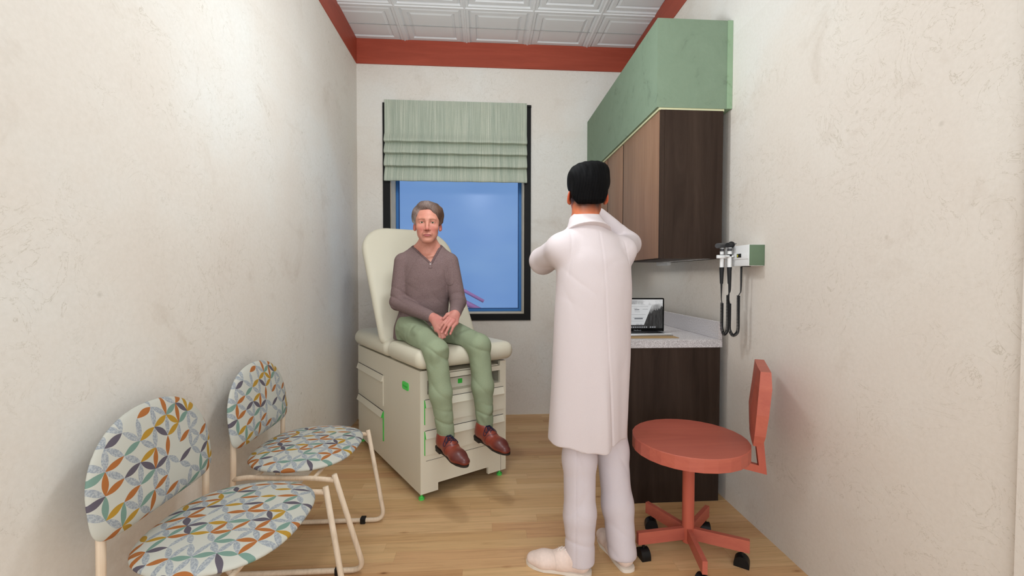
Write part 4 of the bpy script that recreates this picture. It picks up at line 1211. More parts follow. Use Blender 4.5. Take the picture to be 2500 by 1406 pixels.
def rumpled(name, c1, c2, scale=9.0, strength=0.35, dist=0.006, rough=0.85, stretch=(1, 1, 1)):
    t = NT(name, rough, 0.15)
    f = t.noise(t.coord(), 420, 3, 0.6)
    t.base(t.ramp(f, [(0.34, srgb(*c1)), (0.66, srgb(*c2))]))
    n = t.n('ShaderNodeTexNoise'); n.noise_type = 'RIDGED_MULTIFRACTAL'
    t.l(t.coord(scale=stretch), n.inputs['Vector']); n.inputs['Scale'].default_value = scale; n.inputs['Detail'].default_value = 1.5
    n.inputs['Distortion'].default_value = 0.6
    t.bump(n.outputs['Fac'], strength, dist)
    return t.m

def table_cut(S, off=0.0, k=0.010):
    """flatten what rests against the examination table's cushion and backrest"""
    S.F = Frame(tuple(TO), rotm(0, 0, TA))
    S.bx((0.29, 0.95, 0.40), (0.9, 1.003+off, 0.4515+off), k=k, mode='sub', rad=0.05); S.post.append(S.ops.pop())
    n = np.array([0, 1.0, -0.6]); n /= np.linalg.norm(n)
    S.half(n, (0.464-off-0.6*0.82)/1.166, k=k); S.post.append(S.ops.pop())
    S.F = Frame()

# ------------------------------------------------------------------ seated patient
def patient():
    h = 0.10; HF = Frame((-0.340, 2.712, 1.572), np.array([[0.995, 0.0998, 0], [0.0998, -0.995, 0], [0, 0, 1]]).T.reshape(3, 3).T)
    body = SDF()
    head_ops(body, HF, 1.0)
    body.rc((-0.343, 2.755, 1.52), (-0.347, 2.770, 1.405), 0.050, 0.054, k=0.010)
    for s in (-1, 1): body.rc((-0.347+s*0.030, 2.772, 1.458), (-0.347+s*0.088, 2.772, 1.408), 0.028, 0.026, k=0.03)
    body.rc((-0.348, 2.772, 1.415), (-0.42, 2.772, 1.378), 0.040, 0.034, k=0.04); body.rc((-0.342, 2.772, 1.415), (-0.28, 2.765, 1.380), 0.040, 0.034, k=0.04)
    body.loft([(0.90, -0.392, 2.81, 0.145, 0.105, -0.08), (1.0, -0.375, 2.795, 0.135, 0.10, -0.08), (1.15, -0.358, 2.775, 0.135, 0.095, -0.1), (1.28, -0.35, 2.765, 0.150, 0.096, -0.1), (1.33, -0.348, 2.767, 0.135, 0.082, -0.1), (1.38, -0.347, 2.770, 0.075, 0.060, -0.1), (1.43, -0.347, 2.772, 0.045, 0.045, -0.1)], k=0.03)
    for s in (-1, 1): body.rc((-0.346+s*0.012, 2.702, 1.372), (-0.346+s*0.060, 2.712, 1.382), 0.008, 0.006, k=0.018)       # collar bones
    shR, elR, wrR = (-0.500, 2.765, 1.343), (-0.526, 2.735, 1.090), (-0.292, 2.525, 1.016)
    shL, elL, wrL = (-0.207, 2.745, 1.343), (-0.155, 2.725, 1.092), (-0.158, 2.492, 1.040)
    for a, b, c in ((shR, elR, wrR), (shL, elL, wrL)):
        body.rc(a, b, 0.044, 0.036, k=0.03); body.rc(b, c, 0.036, 0.0265, k=0.02)
    # right hand, lower, fingers between the knees
    kn = [(-0.226, 2.452, 0.988), (-0.238, 2.446, 0.976), (-0.250, 2.443, 0.964), (-0.260, 2.446, 0.951)]
    tp = [(-0.199, 2.412, 0.930), (-0.209, 2.402, 0.918), (-0.222, 2.400, 0.913), (-0.236, 2.408, 0.914)]
    for i in range(4):
        k = np.array(kn[i]); t = np.array(tp[i]); w = np.array(wrR)+np.array([0.004, -0.004, 0.004-0.005*i])
        body.rc(w, k, 0.0165, 0.0115, k=0.014)
        mid = k*0.5+t*0.5+np.array([0.006, -0.012, 0.008])
        finger(body, [k, mid, t], 0.0090, 0.0070)
    finger(body, [(-0.268, 2.515, 1.022), (-0.238, 2.490, 1.010), (-0.222, 2.470, 0.985)], 0.014, 0.0090)
    # left hand on top, fingers spread over the other hand
    kn = [(-0.193, 2.430, 1.016), (-0.178, 2.422, 1.014), (-0.162, 2.423, 1.005), (-0.147, 2.431, 0.993)]
    tp = [(-0.237, 2.398, 0.965), (-0.224, 2.380, 0.946), (-0.204, 2.380, 0.939), (-0.179, 2.397, 0.936)]
    for i in range(4):
        k = np.array(kn[i]); t = np.array(tp[i]); w = np.array(wrL)+np.array([-0.006+0.006*i, 0, 0.002-0.004*i])
        body.rc(w, k, 0.0145, 0.0100, k=0.012)
        mid = k*0.52+t*0.48+np.array([-0.002, -0.010, 0.006])
        q = mid*0.45+t*0.55+np.array([0, -0.002, 0.001])
        finger(body, [k, mid, q, t], 0.0088, 0.0066, k=0.003)
    finger(body, [(-0.176, 2.490, 1.040), (-0.200, 2.480, 1.034), (-0.222, 2.462, 1.012)], 0.0135, 0.0090)
    hipR, knR, anR = (-0.452, 2.750, 0.935), (-0.256, 2.376, 0.846), (-0.200, 2.362, 0.385)
    hipL, knL, anL = (-0.315, 2.810, 0.935), (-0.024, 2.510, 0.852), (0.012, 2.494, 0.390)
    for a, b, c in ((hipR, knR, anR), (hipL, knL, anL)):
        body.rc(a, b, 0.068, 0.050, k=0.03); body.rc(b, c, 0.048, 0.034, k=0.02)
        body.rc(c, (c[0]+0.0, c[1], c[2]-0.035), 0.033, 0.030, k=0.01)
        f = np.array([0.0, 0, 0])
    shR_heel, shR_toe = (-0.246, 2.406, 0.310), (-0.080, 2.176, 0.286)
    shL_heel, shL_toe = (-0.040, 2.535, 0.315), (0.135, 2.310, 0.286)
    for hl, te in ((shR_heel, shR_toe), (shL_heel, shL_toe)):
        Fs, L = shoe_frame(hl, te); body.F = Fs
        body.rc((0.048, 0, 0.090), (L*0.45, 0, 0.045), 0.026, 0.024, k=0.02); body.rc((0.04, 0, 0.04), (L*0.75, 0, 0.032), 0.022, 0.020, k=0.02); body.F = Frame()
    fc = face_color((200, 140, 120), HF, brow=(132, 92, 70), lip=(172, 88, 92), flush=(194, 106, 98))
    def bc(V):
        C = fc(V)
        hand = (V[:, 2] < 1.08)*(V[:, 1] < 2.56)
        n = np.clip(0.55+0.4*vnoise(V, 120, 4), 0, 1)[:, None]
        hc_ = lin((198, 138, 124))*(1-n)+lin((192, 122, 112))*n
        for k_ in kn:
            w = np.exp(-((V-np.array(k_))**2).sum(1)/0.010**2)[:, None]*0.45; hc_ = hc_*(1-w)+lin((204, 98, 98))*w
        for t_ in tp:
            w = np.exp(-((V-np.array(t_)-np.array([0, -0.003, 0.003]))**2).sum(1)/0.006**2)[:, None]*0.7; hc_ = hc_*(1-w)+lin((222, 150, 146))*w
        return np.where(hand[:, None], hc_, C)
    skin = vcol('weathered_fair_skin', 0.5, 0.35)
    table_cut(body, 0.008)
    root = sdf_obj('person', body, 0.0024, skin, None, bc)
    tag(root, 'grey-haired man in mauve henley and green trousers sitting with folded hands on the examination table', 'person')
    eyes(HF, root)
    # hair, swept back
    H = SDF(); H.F = HF
    H.el((0.002, -0.028, 0.055), (0.090, 0.098, 0.086), k=0)
    H.el((-0.010, 0.045, 0.103), (0.052, 0.048, 0.032), k=0.03)
    H.el((0.045, 0.030, 0.078), (0.045, 0.050, 0.040), k=0.03)
    H.el((-0.060, 0.010, 0.045), (0.030, 0.048, 0.050), k=0.03)
    H.el((0.068, 0.000, 0.042), (0.026, 0.050, 0.045), k=0.03)
    H.el((-0.076, 0.006, 0.012), (0.014, 0.022, 0.030), k=0.015)
    H.el((0.076, 0.004, 0.014), (0.016, 0.024, 0.032), k=0.015)
    # clear the face: forehead and temples
    H.el((-0.001, 0.125, -0.010), (0.063, 0.105, 0.101), k=0.006, mode='sub')
    H.el((0, 0.085, -0.060), (0.10, 0.085, 0.085), k=0.004, mode='sub')
    H.bx((0, 0.0, -0.13), (0.15, 0.15, 0.10), k=0.02, mode='sub')
    H.el((0.086, -0.002, -0.022), (0.022, 0.030, 0.036), k=0.004, mode='sub'); H.el((-0.086, -0.002, -0.022), (0.022, 0.030, 0.036), k=0.004, mode='sub')
    H.F = Frame()
    def strands(P):
        q = HF.inv(P); ph = np.arctan2(q[:, 0]+0.012, q[:, 1]*0.7+q[:, 2]*0.75+0.05)
        ph2 = q[:, 0]*60+q[:, 2]*22*np.sign(q[:, 0])
        return 0.0006*np.sin(ph2*4.5+1.6*np.sin(q[:, 1]*35+q[:, 2]*30))+0.0009*np.sin(ph*22+2*np.sin(q[:, 2]*30))+0.0022*vnoise(P, 42, 6)
    H.dsp(strands)
    def hcol(V):
        q = HF.inv(V); n = np.sin(q[:, 0]*420+9*np.sin(q[:, 1]*38+q[:, 2]*30)+4*np.sin(q[:, 2]*90)); n = n*0.08+0.45+0.38*vnoise(V, 75, 1)
        n = np.clip(n, 0, 1)[:, None]
        side = np.clip((q[:, 0]-0.01)/0.06, 0, 1)[:, None]
        hi = lin((140, 124, 118))*(1-side)+lin((106, 82, 68))*side; lo = lin((96, 80, 75))*(1-side)+lin((76, 58, 50))*side
        g = np.clip((-q[:, 0]-0.055)/0.02, 0, 1)[:, None]*np.clip((0.05-q[:, 2])/0.04, 0, 1)[:, None]
        c = lo*(1-n)+hi*n
        return c*(1-g)+lin((138, 132, 128))*g
    o = sdf_obj('hair', H, 0.0022, hair_mat('greying_brown_hair', (0.62, 1.30)), root, hcol)
    # shirt
    def shirt_base():
        S = SDF()
        S.loft([(0.850, -0.402, 2.818, 0.172, 0.128, -0.10), (0.93, -0.396, 2.810, 0.172, 0.132, -0.10), (1.02, -0.378, 2.792, 0.156, 0.128, -0.1), (1.12, -0.362, 2.780, 0.150, 0.116, -0.1), (1.25, -0.352, 2.768, 0.164, 0.112, -0.1), (1.33, -0.350, 2.765, 0.158, 0.100, -0.1), (1.385, -0.349, 2.765, 0.118, 0.080, -0.1), (1.43, -0.347, 2.768, 0.088, 0.068, -0.1), (1.458, -0.346, 2.772, 0.072, 0.058, -0.1)], k=0)
        S.rc((-0.425, 2.770, 1.406), (-0.495, 2.765, 1.352), 0.038, 0.042, k=0.03); S.rc((-0.272, 2.765, 1.406), (-0.213, 2.747, 1.354), 0.038, 0.042, k=0.03)
        for a, b, c in ((shR, elR, wrR), (shL, elL, wrL)):
            a, b, c = map(np.array, (a, b, c)); S.rc(a, b, 0.0535, 0.0500, k=0.013); e = c+(b-c)*0.06
            S.rc(b, e, 0.0500, 0.0345, k=0.012)
        return S
    def neckcut(P, vonly=False):
        z = P[:, 2]; x = P[:, 0]-(-0.316-0.10*(z-1.335)*0-0.33*np.clip(z-1.335, 0, 0.12))
        a = (np.abs(x)-(z-1.333)*0.80)*0.78
        v = np.maximum(a, P[:, 1]-2.755)
        if vonly: return v
        b = np.maximum(np.abs(P[:, 0]+0.348)-0.084, 1.428+0.25*np.maximum(0, P[:, 1]-2.78)-z)
        return np.minimum(v, b)
    S = shirt_base()
    table_cut(S)
    S.ops.append((neckcut, Frame(), np.array((-0.5, 2.5, 1.30)), np.array((-0.2, 2.92, 1.6)), 0.004, 'sub'))
    S.rc((-0.343, 2.755, 1.54), (-0.347, 2.770, 1.43), 0.054, 0.058, k=0.004, mode='sub')
    def sd(P):
        d = fold_noise(P, (-0.515, 2.70, 1.11), (0.09, 0.09, 0.08), 120, 0.0075, (0.5, 0.3, 1))
        d += fold_noise(P, (-0.155, 2.66, 1.09), (0.08, 0.10, 0.08), 120, 0.0075, (-0.1, 0.6, 1))
        d += fold_noise(P, (-0.155, 2.53, 1.04), (0.06, 0.05, 0.06), 330, 0.0026, (0, 1, 0.1))
        d += fold_noise(P, (-0.33, 2.55, 1.03), (0.07, 0.06, 0.06), 200, 0.0020, (1, -0.8, 0))
        d += fold_noise(P, (-0.37, 2.68, 0.98), (0.16, 0.10, 0.07), 90, 0.0080, (0.5, 0, 1))
        d += fold_noise(P, (-0.27, 2.68, 1.13), (0.07, 0.08, 0.14), 70, 0.0060, (1, 0, 0.4))
        d += fold_noise(P, (-0.45, 2.70, 1.30), (0.06, 0.10, 0.14), 70, 0.0060, (1, 0, -0.5))
        # armhole seams and sleeve grooves
        for s, x0 in ((-1, -0.478), (1, -0.225)):
            t = (P[:, 0]-x0)-s*0.10*(1.36-P[:, 2]); d -= 0.0016*np.exp(-(t/0.003)**2)*(P[:, 2] > 1.27)
        return d
    S.dsp(sd)
    sh_mat = rumpled('mauve_brown_jersey', (102, 83, 83), (136, 116, 114), 9.0, 0.7, 0.014, 0.9)
    so = sdf_obj('shirt', S, 0.0034, sh_mat, root)
    # collar band, placket, pocket, cuffs: thin raised layers over the same cloth
    def layer(name, keep, off=0.0022, hh=0.0026, mat=None):
        Q = shirt_base(); Q.disp = [sd, lambda P: np.full(len(P), off)]
        Q.ops.append((lambda P: -keep(P), Frame(), np.full(3, -9.0), np.full(3, 9.0), 0.0, 'sub'))
        return Q
    def band_keep(P):
        a = neckcut(P, True); return np.maximum(np.maximum(-neckcut(P), a-0.0085), np.maximum(P[:, 1]-2.75, 1.322-P[:, 2]))
    Q = layer('collar_band', band_keep); Q.rc((-0.343, 2.755, 1.54), (-0.347, 2.770, 1.43), 0.054, 0.058, k=0.002, mode='sub')
    sdf_obj('collar_band', Q, 0.0022, cloth('darker_mauve_rib', (84, 66, 67), (118, 98, 97), 0.9, 190), so)
    def pocket_keep(P):
        x = P[:, 0]+0.207+0.10*(P[:, 2]-1.25); z = P[:, 2]-1.245
        return np.maximum(np.maximum(np.abs(x)-0.026, np.abs(z)-0.050), P[:, 1]-2.72)+np.maximum(0, (np.abs(x)-0.010)+(-z-0.042))*0.7
    sdf_obj('pocket', layer('pocket', pocket_keep, 0.0024), 0.0024, sh_mat, so)
    def placket_keep(P): return np.maximum(np.maximum(np.abs(P[:, 0]+0.318)-0.0065, np.abs(P[:, 2]-1.320)-0.016), P[:, 1]-2.72)
    sdf_obj('placket', layer('placket', placket_keep, 0.0030), 0.0022, sh_mat, so)
    bt = plain('dark_button', (70, 60, 62), 0.4, 0.4)
    for x, z, mt in ((-0.348, 1.374, bt), (-0.334, 1.356, bt), (-0.318, 1.326, plain('pale_button', (168, 160, 158), 0.3, 0.5))):
        p = np.array([[x, 2.55, z]])
        for _ in range(50):
            d = S.ev(p)[0]
            if d < 0.003: break
            p[0, 1] += max(d*0.7, 0.0005)
        m = MB(); m.cyl((x, p[0, 1]-0.003, z), (x, p[0, 1]+0.003, z), 0.0048, n=16); m.build('button', mt, so)
    # trousers
    Tn = SDF()
    Tn.loft([(0.852, -0.40, 2.825, 0.165, 0.125, 0.2), (0.93, -0.395, 2.815, 0.160, 0.122, 0.2), (0.98, -0.385, 2.80, 0.140, 0.105, 0.2)], k=0)
    Tn.rc(hipR, knR, 0.090, 0.067, k=0.03); Tn.rc(hipL, knL, 0.090, 0.067, k=0.03)
    Tn.rc(knR, (-0.228, 2.354, 0.62), 0.064, 0.057, k=0.025); Tn.rc((-0.228, 2.354, 0.62), anR, 0.057, 0.046, k=0.03)
    Tn.rc(knL, (-0.002, 2.490, 0.62), 0.064, 0.059, k=0.025); Tn.rc((-0.002, 2.490, 0.62), anL, 0.059, 0.047, k=0.03)
    Tn.bx((-0.2, 2.4, 0.20), (0.5, 0.6, 0.172), k=0.006, mode='sub')
    def td(P):
        d = 0
        for kx, ky in ((-0.256, 2.376), (-0.024, 2.510)):
            d = d+fold_noise(P, (kx+0.01, ky-0.03, 0.83), (0.07, 0.09, 0.07), 85, 0.0100, (0.5, 0.2, 1))
            d = d+fold_noise(P, (kx, ky+0.05, 0.80), (0.07, 0.07, 0.06), 110, 0.0100, (0.2, -0.9, 1))
            d = d+fold_noise(P, (kx+0.03, ky-0.03, 0.66), (0.07, 0.07, 0.12), 55, 0.0080, (0.9, 0.2, 0.7))
            d = d+fold_noise(P, (kx+0.045, ky-0.03, 0.47), (0.07, 0.07, 0.06), 95, 0.0110, (0.35, 0, 1))
            q = np.arctan2(P[:, 1]-(ky-0.012), P[:, 0]-(kx+0.045))
            d = d+0.0016*np.sin(q*26)*np.exp(-((P[:, 2]-0.385)/0.014)**2)*(P[:, 2] < 0.43)
            d = d-0.0030*np.exp(-((P[:, 2]-0.402)/0.004)**2)*gauss(P, (kx+0.045, ky, 0.40), (0.09, 0.09, 0.03))
        d = d+fold_noise(P, (-0.43, 2.66, 0.90), (0.10, 0.08, 0.06), 80, 0.0090, (1, 0.6, 0.6))
        d = d+fold_noise(P, (-0.17, 2.62, 0.90), (0.10, 0.10, 0.06), 70, 0.0080, (1, -0.3, 0.4))
        return d
    table_cut(Tn)
    Tn.dsp(td)
    tm = rumpled('sage_green_twill', (138, 150, 122), (149, 160, 132), 9.0, 1.0, 0.020)
    sdf_obj('trousers', Tn, 0.0040, tm, root)
    # dress shoes
    def shc(q, L):
        b = lin((138, 62, 44)); r = lin((126, 52, 42)); dk = lin((78, 40, 40)); C = np.tile(b, (len(q), 1))
        n = np.clip(0.5+0.5*vnoise(q, 55, 2), 0, 1)[:, None]; C = C*(1-n*0.7)+r*n*0.7
        w = (np.clip((q[:, 0]/L-0.66)/0.12, 0, 1)*np.clip((q[:, 2]-0.015)/0.015, 0, 1)*0.75)[:, None]; C = C*(1-w)+dk*w
        # stitched seams of the facing
        e = np.abs(q[:, 0]-(L*0.56-0.7*np.maximum(0, np.abs(q[:, 1])-0.010))); w = (np.exp(-(e/0.0022)**2)*(q[:, 2] > 0.022))[:, None]*0.8; C = C*(1-w)+lin((38, 30, 44))*w
        return C
    lm = plain('navy_laces', (34, 34, 58), 0.7); sm = plain('dark_brown_sole', (44, 38, 32), 0.6)
    leather = vcol('burnished_red_brown_leather', 0.35, 0.45)
    for (a, b), sd_, in zip(((shR_heel, shR_toe), (shL_heel, shL_toe)), (-1, 1)):
        shoe(root, a, b, leather, sm, shc, sd_, 0.047, 'dress', 0.0032, lm)
    return root

# ------------------------------------------------------------------ standing clinician, seen from behind
def clinician():
    HF = Frame((0.460, 1.905, 1.612), np.array([[0.9962, -0.087, 0], [0.087, 0.9962, 0], [0, 0, 1]]).T)
    body = SDF(); head_ops(body, HF, 1.03)
    body.rc((0.447, 1.890, 1.55), (0.452, 1.865, 1.43), 0.058, 0.063, k=0.012)
    yw = 0.38
    body.loft([(0.86, 0.468, 1.865, 0.135, 0.10, yw), (1.0, 0.472, 1.86, 0.130, 0.095, yw), (1.15, 0.478, 1.86, 0.140, 0.095, yw), (1.30, 0.478, 1.865, 0.150, 0.095, yw), (1.39, 0.470, 1.868, 0.11, 0.075, yw), (1.44, 0.460, 1.870, 0.068, 0.062, yw)], k=0.02)
    shL, elL, wrL = (0.335, 1.830, 1.368), (0.282, 2.035, 1.325), (0.430, 2.120, 1.440)
    shR, elR, wrR = (0.620, 1.925, 1.362), (0.720, 2.120, 1.412), (0.565, 2.150, 1.562)
    for a, b, c in ((shL, elL, wrL), (shR, elR, wrR)):
        body.rc(a, b, 0.045, 0.036, k=0.03); body.rc(b, c, 0.036, 0.026, k=0.02)
    # both hands gathered in front of the face
    for s, w, px in ((-1, np.array(wrL), 0.440), (1, np.array(wrR), 0.520)):
        for i in range(4):
            k = np.array([px-s*0.012, 2.105-0.002*i, 1.575-0.017*i+0.01]); t = np.array([0.470+s*0.012, 2.065-0.004*i, 1.590-0.017*i])
            body.rc(w, k, 0.0160, 0.0115, k=0.014)
            finger(body, [k, k*0.45+t*0.55+np.array([-s*0.002, 0.010, 0.006]), t], 0.0096, 0.0078)
        finger(body, [w+np.array([0, -0.006, 0.012]), np.array([px-s*0.01, 2.085, 1.595]), np.array([0.475+s*0.008, 2.065, 1.606])], 0.014, 0.0090)
    hipL, knL, anL = (0.405, 1.850, 0.86), (0.418, 1.845, 0.46), (0.412, 1.800, 0.085)
    hipR, knR, anR = (0.545, 1.900, 0.86), (0.588, 1.930, 0.46), (0.604, 1.835, 0.085)
    for a, b, c in ((hipL, knL, anL), (hipR, knR, anR)):
        body.rc(a, b, 0.068, 0.050, k=0.03); body.rc(b, c, 0.050, 0.034, k=0.02)
    feet = (((0.452, 1.765, 0.0), (0.192, 1.868, 0.0), 1), ((0.618, 1.768, 0.0), (0.566, 2.040, 0.0), -1))
    for hl, te, sd_ in feet:
        Fs, L = shoe_frame(hl, te); body.F = Fs
        body.rc((0.048, 0, 0.080), (L*0.45, 0, 0.045), 0.026, 0.024, k=0.02); body.rc((0.04, 0, 0.04), (L*0.75, 0, 0.035), 0.022, 0.020, k=0.02); body.F = Frame()
    fc = face_color((186, 106, 70), HF, brow=(20, 16, 14), lip=(150, 80, 70), flush=(196, 88, 54))
    def bc(V):
        C = fc(V); q = HF.inv(V)
        # clipped nape and sides
        n = vnoise(V, 90, 1)*0.006
        edge = -0.094-0.35*np.maximum(np.abs(q[:, 0])-0.02, 0)*0+0.9*np.maximum(np.abs(q[:, 0])-0.040, 0)
        w = np.clip((q[:, 2]-edge+n)/0.045, 0, 1)*(q[:, 1] < 0.030)*(np.abs(q[:, 0]) < 0.0795)*(q[:, 2] > -0.13)
        w = np.clip(w, 0, 1)[:, None]*0.93
        return C*(1-w)+lin((22, 20, 20))*w
    root = sdf_obj('person', body, 0.0028, vcol('warm_brown_skin', 0.5, 0.35), None, bc)
    tag(root, 'standing person with short black hair in a long white coat, seen from behind', 'person')
    eyes(HF, root, (50, 32, 22))
    H = SDF(); H.F = HF
    H.el((0, -0.022, 0.050), (0.0925, 0.104, 0.088), k=0)
    H.el((0, 0.050, 0.108), (0.060, 0.056, 0.036), k=0.03)
    H.el((0.03, -0.045, 0.098), (0.050, 0.050, 0.030), k=0.03); H.el((-0.03, -0.040, 0.080), (0.055, 0.055, 0.040), k=0.03)
    H.el((0, -0.066, -0.022), (0.074, 0.034, 0.056), k=0.04)
    H.el((0, 0.122, -0.010), (0.072, 0.105, 0.095), k=0.006, mode='sub')
    H.bx((0, 0.10, -0.098), (0.15, 0.15, 0.10), k=0.02, mode='sub')
    H.bx((0, -0.05, -0.152), (0.15, 0.15, 0.10), k=0.02, mode='sub')
    for s in (-1, 1):
        H.el((s*0.092, 0.002, -0.020), (0.020, 0.034, 0.040), k=0.004, mode='sub')
        H.el((s*0.106, -0.055, -0.072), (0.046, 0.070, 0.062), k=0.015, mode='sub')
    H.F = Frame()
    def hd(P):
        q = HF.inv(P); return 0.0007*np.sin(q[:, 0]*230+q[:, 2]*30+2*np.sin(q[:, 2]*30+q[:, 1]*40))+0.0035*vnoise(P, 26, 3)*np.clip(q[:, 2]/0.08, 0, 1)
    H.dsp(hd)
    def hcol(V):
        q = HF.inv(V); n = np.clip(0.5+0.5*np.sin(q[:, 0]*520+3*np.sin(q[:, 2]*40+q[:, 1]*30)), 0, 1)[:, None]
        return lin((4, 4, 5))*(1-n)+lin((10, 10, 11))*n
    sdf_obj('hair', H, 0.0028, hair_mat('black_hair', (0.6, 1.5)), root, hcol)
    # long coat
    def coat_base():
        S = SDF()
        S.loft([(0.510, 0.450, 1.858, 0.180, 0.140, yw), (0.62, 0.456, 1.858, 0.180, 0.140, yw), (0.75, 0.464, 1.860, 0.181, 0.137, yw), (0.90, 0.472, 1.862, 0.183, 0.134, yw), (1.05, 0.477, 1.862, 0.182, 0.126, yw), (1.20, 0.484, 1.862, 0.181, 0.122, yw), (1.32, 0.482, 1.865, 0.176, 0.116, yw), (1.385, 0.474, 1.868, 0.140, 0.098, yw), (1.44, 0.460, 1.872, 0.098, 0.080, yw), (1.485, 0.452, 1.878, 0.070, 0.068, yw)], k=0)
        S.rc((0.405, 1.858, 1.420), (0.335, 1.832, 1.366), 0.050, 0.060, k=0.045); S.rc((0.535, 1.890, 1.405), (0.622, 1.922, 1.368), 0.050, 0.056, k=0.04)
        S.rc(shL, elL, 0.064, 0.062, k=0.035); S.rc(shR, elR, 0.064, 0.058, k=0.035)
        S.rc(elL, np.array(wrL)*0.92+np.array(elL)*0.08, 0.060, 0.042, k=0.02); S.rc(elR, np.array(wrR)*0.92+np.array(elR)*0.08, 0.058, 0.043, k=0.02)
        return S
    S = coat_base()
    S.rc((0.447, 1.890, 1.55), (0.452, 1.865, 1.43), 0.061, 0.066, k=0.004, mode='sub')
    def cd(P):
        x, y, z = P[:, 0], P[:, 1], P[:, 2]
        ang = np.arctan2(y-1.86, x-0.47)
        low = np.clip((1.12-z)/0.45, 0, 1)*(y < 2.02)
        d = 0.0045*np.sin(ang*5+1.0+1.2*np.sin(z*3))*low+0.0014*np.sin(ang*11+2+z*4)*low
        back = (y < 1.86)
        # centre-back seam with the vent below
        sx = 0.487+(1.42-z)*0.050; t = x-sx
        d = d-0.0022*np.exp(-(t/0.0022)**2)*back*(z < 1.44)+0.0007*np.clip(1-np.abs(t-0.008)/0.008, 0, 1)*back*(z < 1.44)
        v = np.clip((0.90-z)/0.15, 0, 1)*back; d = d-0.0045*np.exp(-((t-0.004)/0.0042)**2)*v+0.0035*np.clip(1-np.abs(t+0.020)/0.022, 0, 1)*v
        # armholes
        for cx, cy_, cz, s in ((0.352, 1.84, 1.36, -1), (0.612, 1.92, 1.36, 1)):
            tt = (x-cx)*0.94-s*0.10*(1.36-z)+(y-cy_)*0.1; d = d-0.0022*np.exp(-(tt/0.0035)**2)*(z > 1.25)*(z < 1.44)*back*(np.abs(x-cx) < 0.05)
        # drag lines from the raised arms
        for c, ax, r, f, a in (((0.40, 1.74, 1.24), (0.75, 0, 1.0), (0.09, 0.08, 0.12), 60, 0.0028), ((0.57, 1.79, 1.28), (0.9, 0, -0.7), (0.09, 0.08, 0.14), 45, 0.0030),
                               ((0.50, 1.75, 1.38), (0.15, 0, 1), (0.12, 0.08, 0.05), 60, 0.0020), ((0.30, 1.93, 1.31), (0.6, 0.8, 0.2), (0.08, 0.09, 0.09), 60, 0.0035),
                               ((0.64, 1.95, 1.33), (0.6, 0.4, -0.9), (0.07, 0.12, 0.09), 70, 0.0045), ((0.66, 2.12, 1.47), (1, 0.1, -0.5), (0.07, 0.08, 0.07), 70, 0.0035),
                               ((0.36, 1.76, 1.10), (1, 0, 0.25), (0.05, 0.10, 0.30), 50, 0.0022), ((0.60, 1.80, 1.05), (1, 0, -0.25), (0.05, 0.10, 0.30), 50, 0.0024)):
            d = d+fold_noise(P, c, r, f, a, ax)
        return d
    S.dsp(cd)
    def hem(P):
        x, y, z = P[:, 0], P[:, 1], P[:, 2]
        h = 0.556+0.012*np.clip((x-0.35)/0.2, -1, 1)*0-0.026*np.exp(-((x-0.455)/0.095)**4)*(y < 1.9)
        return z-h
    S.ops.append((hem, Frame(), np.full(3, -9.0), np.full(3, 9.0), 0.004, 'sub'))
    cm = rumpled('white_coat_cotton', (207, 196, 197), (210, 200, 201), 4.0, 0.30, 0.012, stretch=(1, 1, 0.35))
    co_ = sdf_obj('coat', S, 0.0040, cm, root)
    co_['label'] = 'long pinkish white coat'
    K = SDF()                                                     # turned-down collar
    tl = Frame((0.450, 1.876, 1.458), rotm(-0.42, -0.04, 0))
    K.F = tl; K.loft([(-0.024, 0.002, -0.004, 0.103, 0.098, 0.2), (0.010, 0, 0, 0.084, 0.081, 0.2), (0.045, 0, 0.002, 0.0715, 0.0705, 0.2), (0.056, 0, 0.004, 0.0690, 0.0680, 0.2)], k=0)
    K.rc((0, 0.012, -0.1), (0, 0.008, 0.3), 0.0645, 0.0635, k=0.004, mode='sub'); K.bx((0, 0.16, 0), (0.05, 0.11, 0.2), k=0.004, mode='sub')
    K.F = Frame()
    sdf_obj('collar', K, 0.0030, cm, co_)
    # trousers
    Tn = SDF()
    Tn.loft([(0.78, 0.472, 1.872, 0.150, 0.112, yw), (0.92, 0.472, 1.868, 0.145, 0.108, yw), (0.98, 0.472, 1.865, 0.14, 0.10, yw)], k=0)
    for a, b, c, r in ((hipL, knL, (0.412, 1.800, 0.045), 1), (hipR, knR, (0.605, 1.830, 0.050), 1)):
        a, b, c = map(np.array, (a, b, c))
        Tn.rc(a, b, 0.088, 0.070, k=0.03); Tn.rc(b, b*0.45+c*0.55, 0.070, 0.066, k=0.03); Tn.rc(b*0.45+c*0.55, c, 0.066, 0.062, k=0.03)
    Tn.bx((0.5, 1.85, -0.062), (0.5, 0.6, 0.10), k=0.006, mode='sub')
    def td(P):
        d = 0
        for cx, cy_ in ((0.414, 1.81), (0.620, 1.86)):
            d = d+fold_noise(P, (cx, cy_, 0.14), (0.09, 0.09, 0.09), 62, 0.0100, (0.6, 0.1, 1))
            d = d+fold_noise(P, (cx-0.03, cy_+0.02, 0.42), (0.07, 0.10, 0.16), 42, 0.0075, (1, 0.2, 0.5))
            d = d+fold_noise(P, (cx-0.02, cy_, 0.26), (0.07, 0.09, 0.12), 50, 0.0060, (0.9, 0.1, -0.5))
            t = P[:, 0]-(cx-0.028+0.02*(P[:, 2]-0.3)); d = d-0.0022*np.exp(-(t/0.0028)**2)*(P[:, 1] < cy_)*(cx < 0.5)
        return d
    Tn.dsp(td)
    tm = rumpled('white_trouser_cotton', (204, 195, 200), (208, 199, 203), 5.0, 0.45, 0.014, stretch=(1, 1, 0.4))
    sdf_obj('trousers', Tn, 0.0040, tm, root)['label'] = 'loose white trousers'
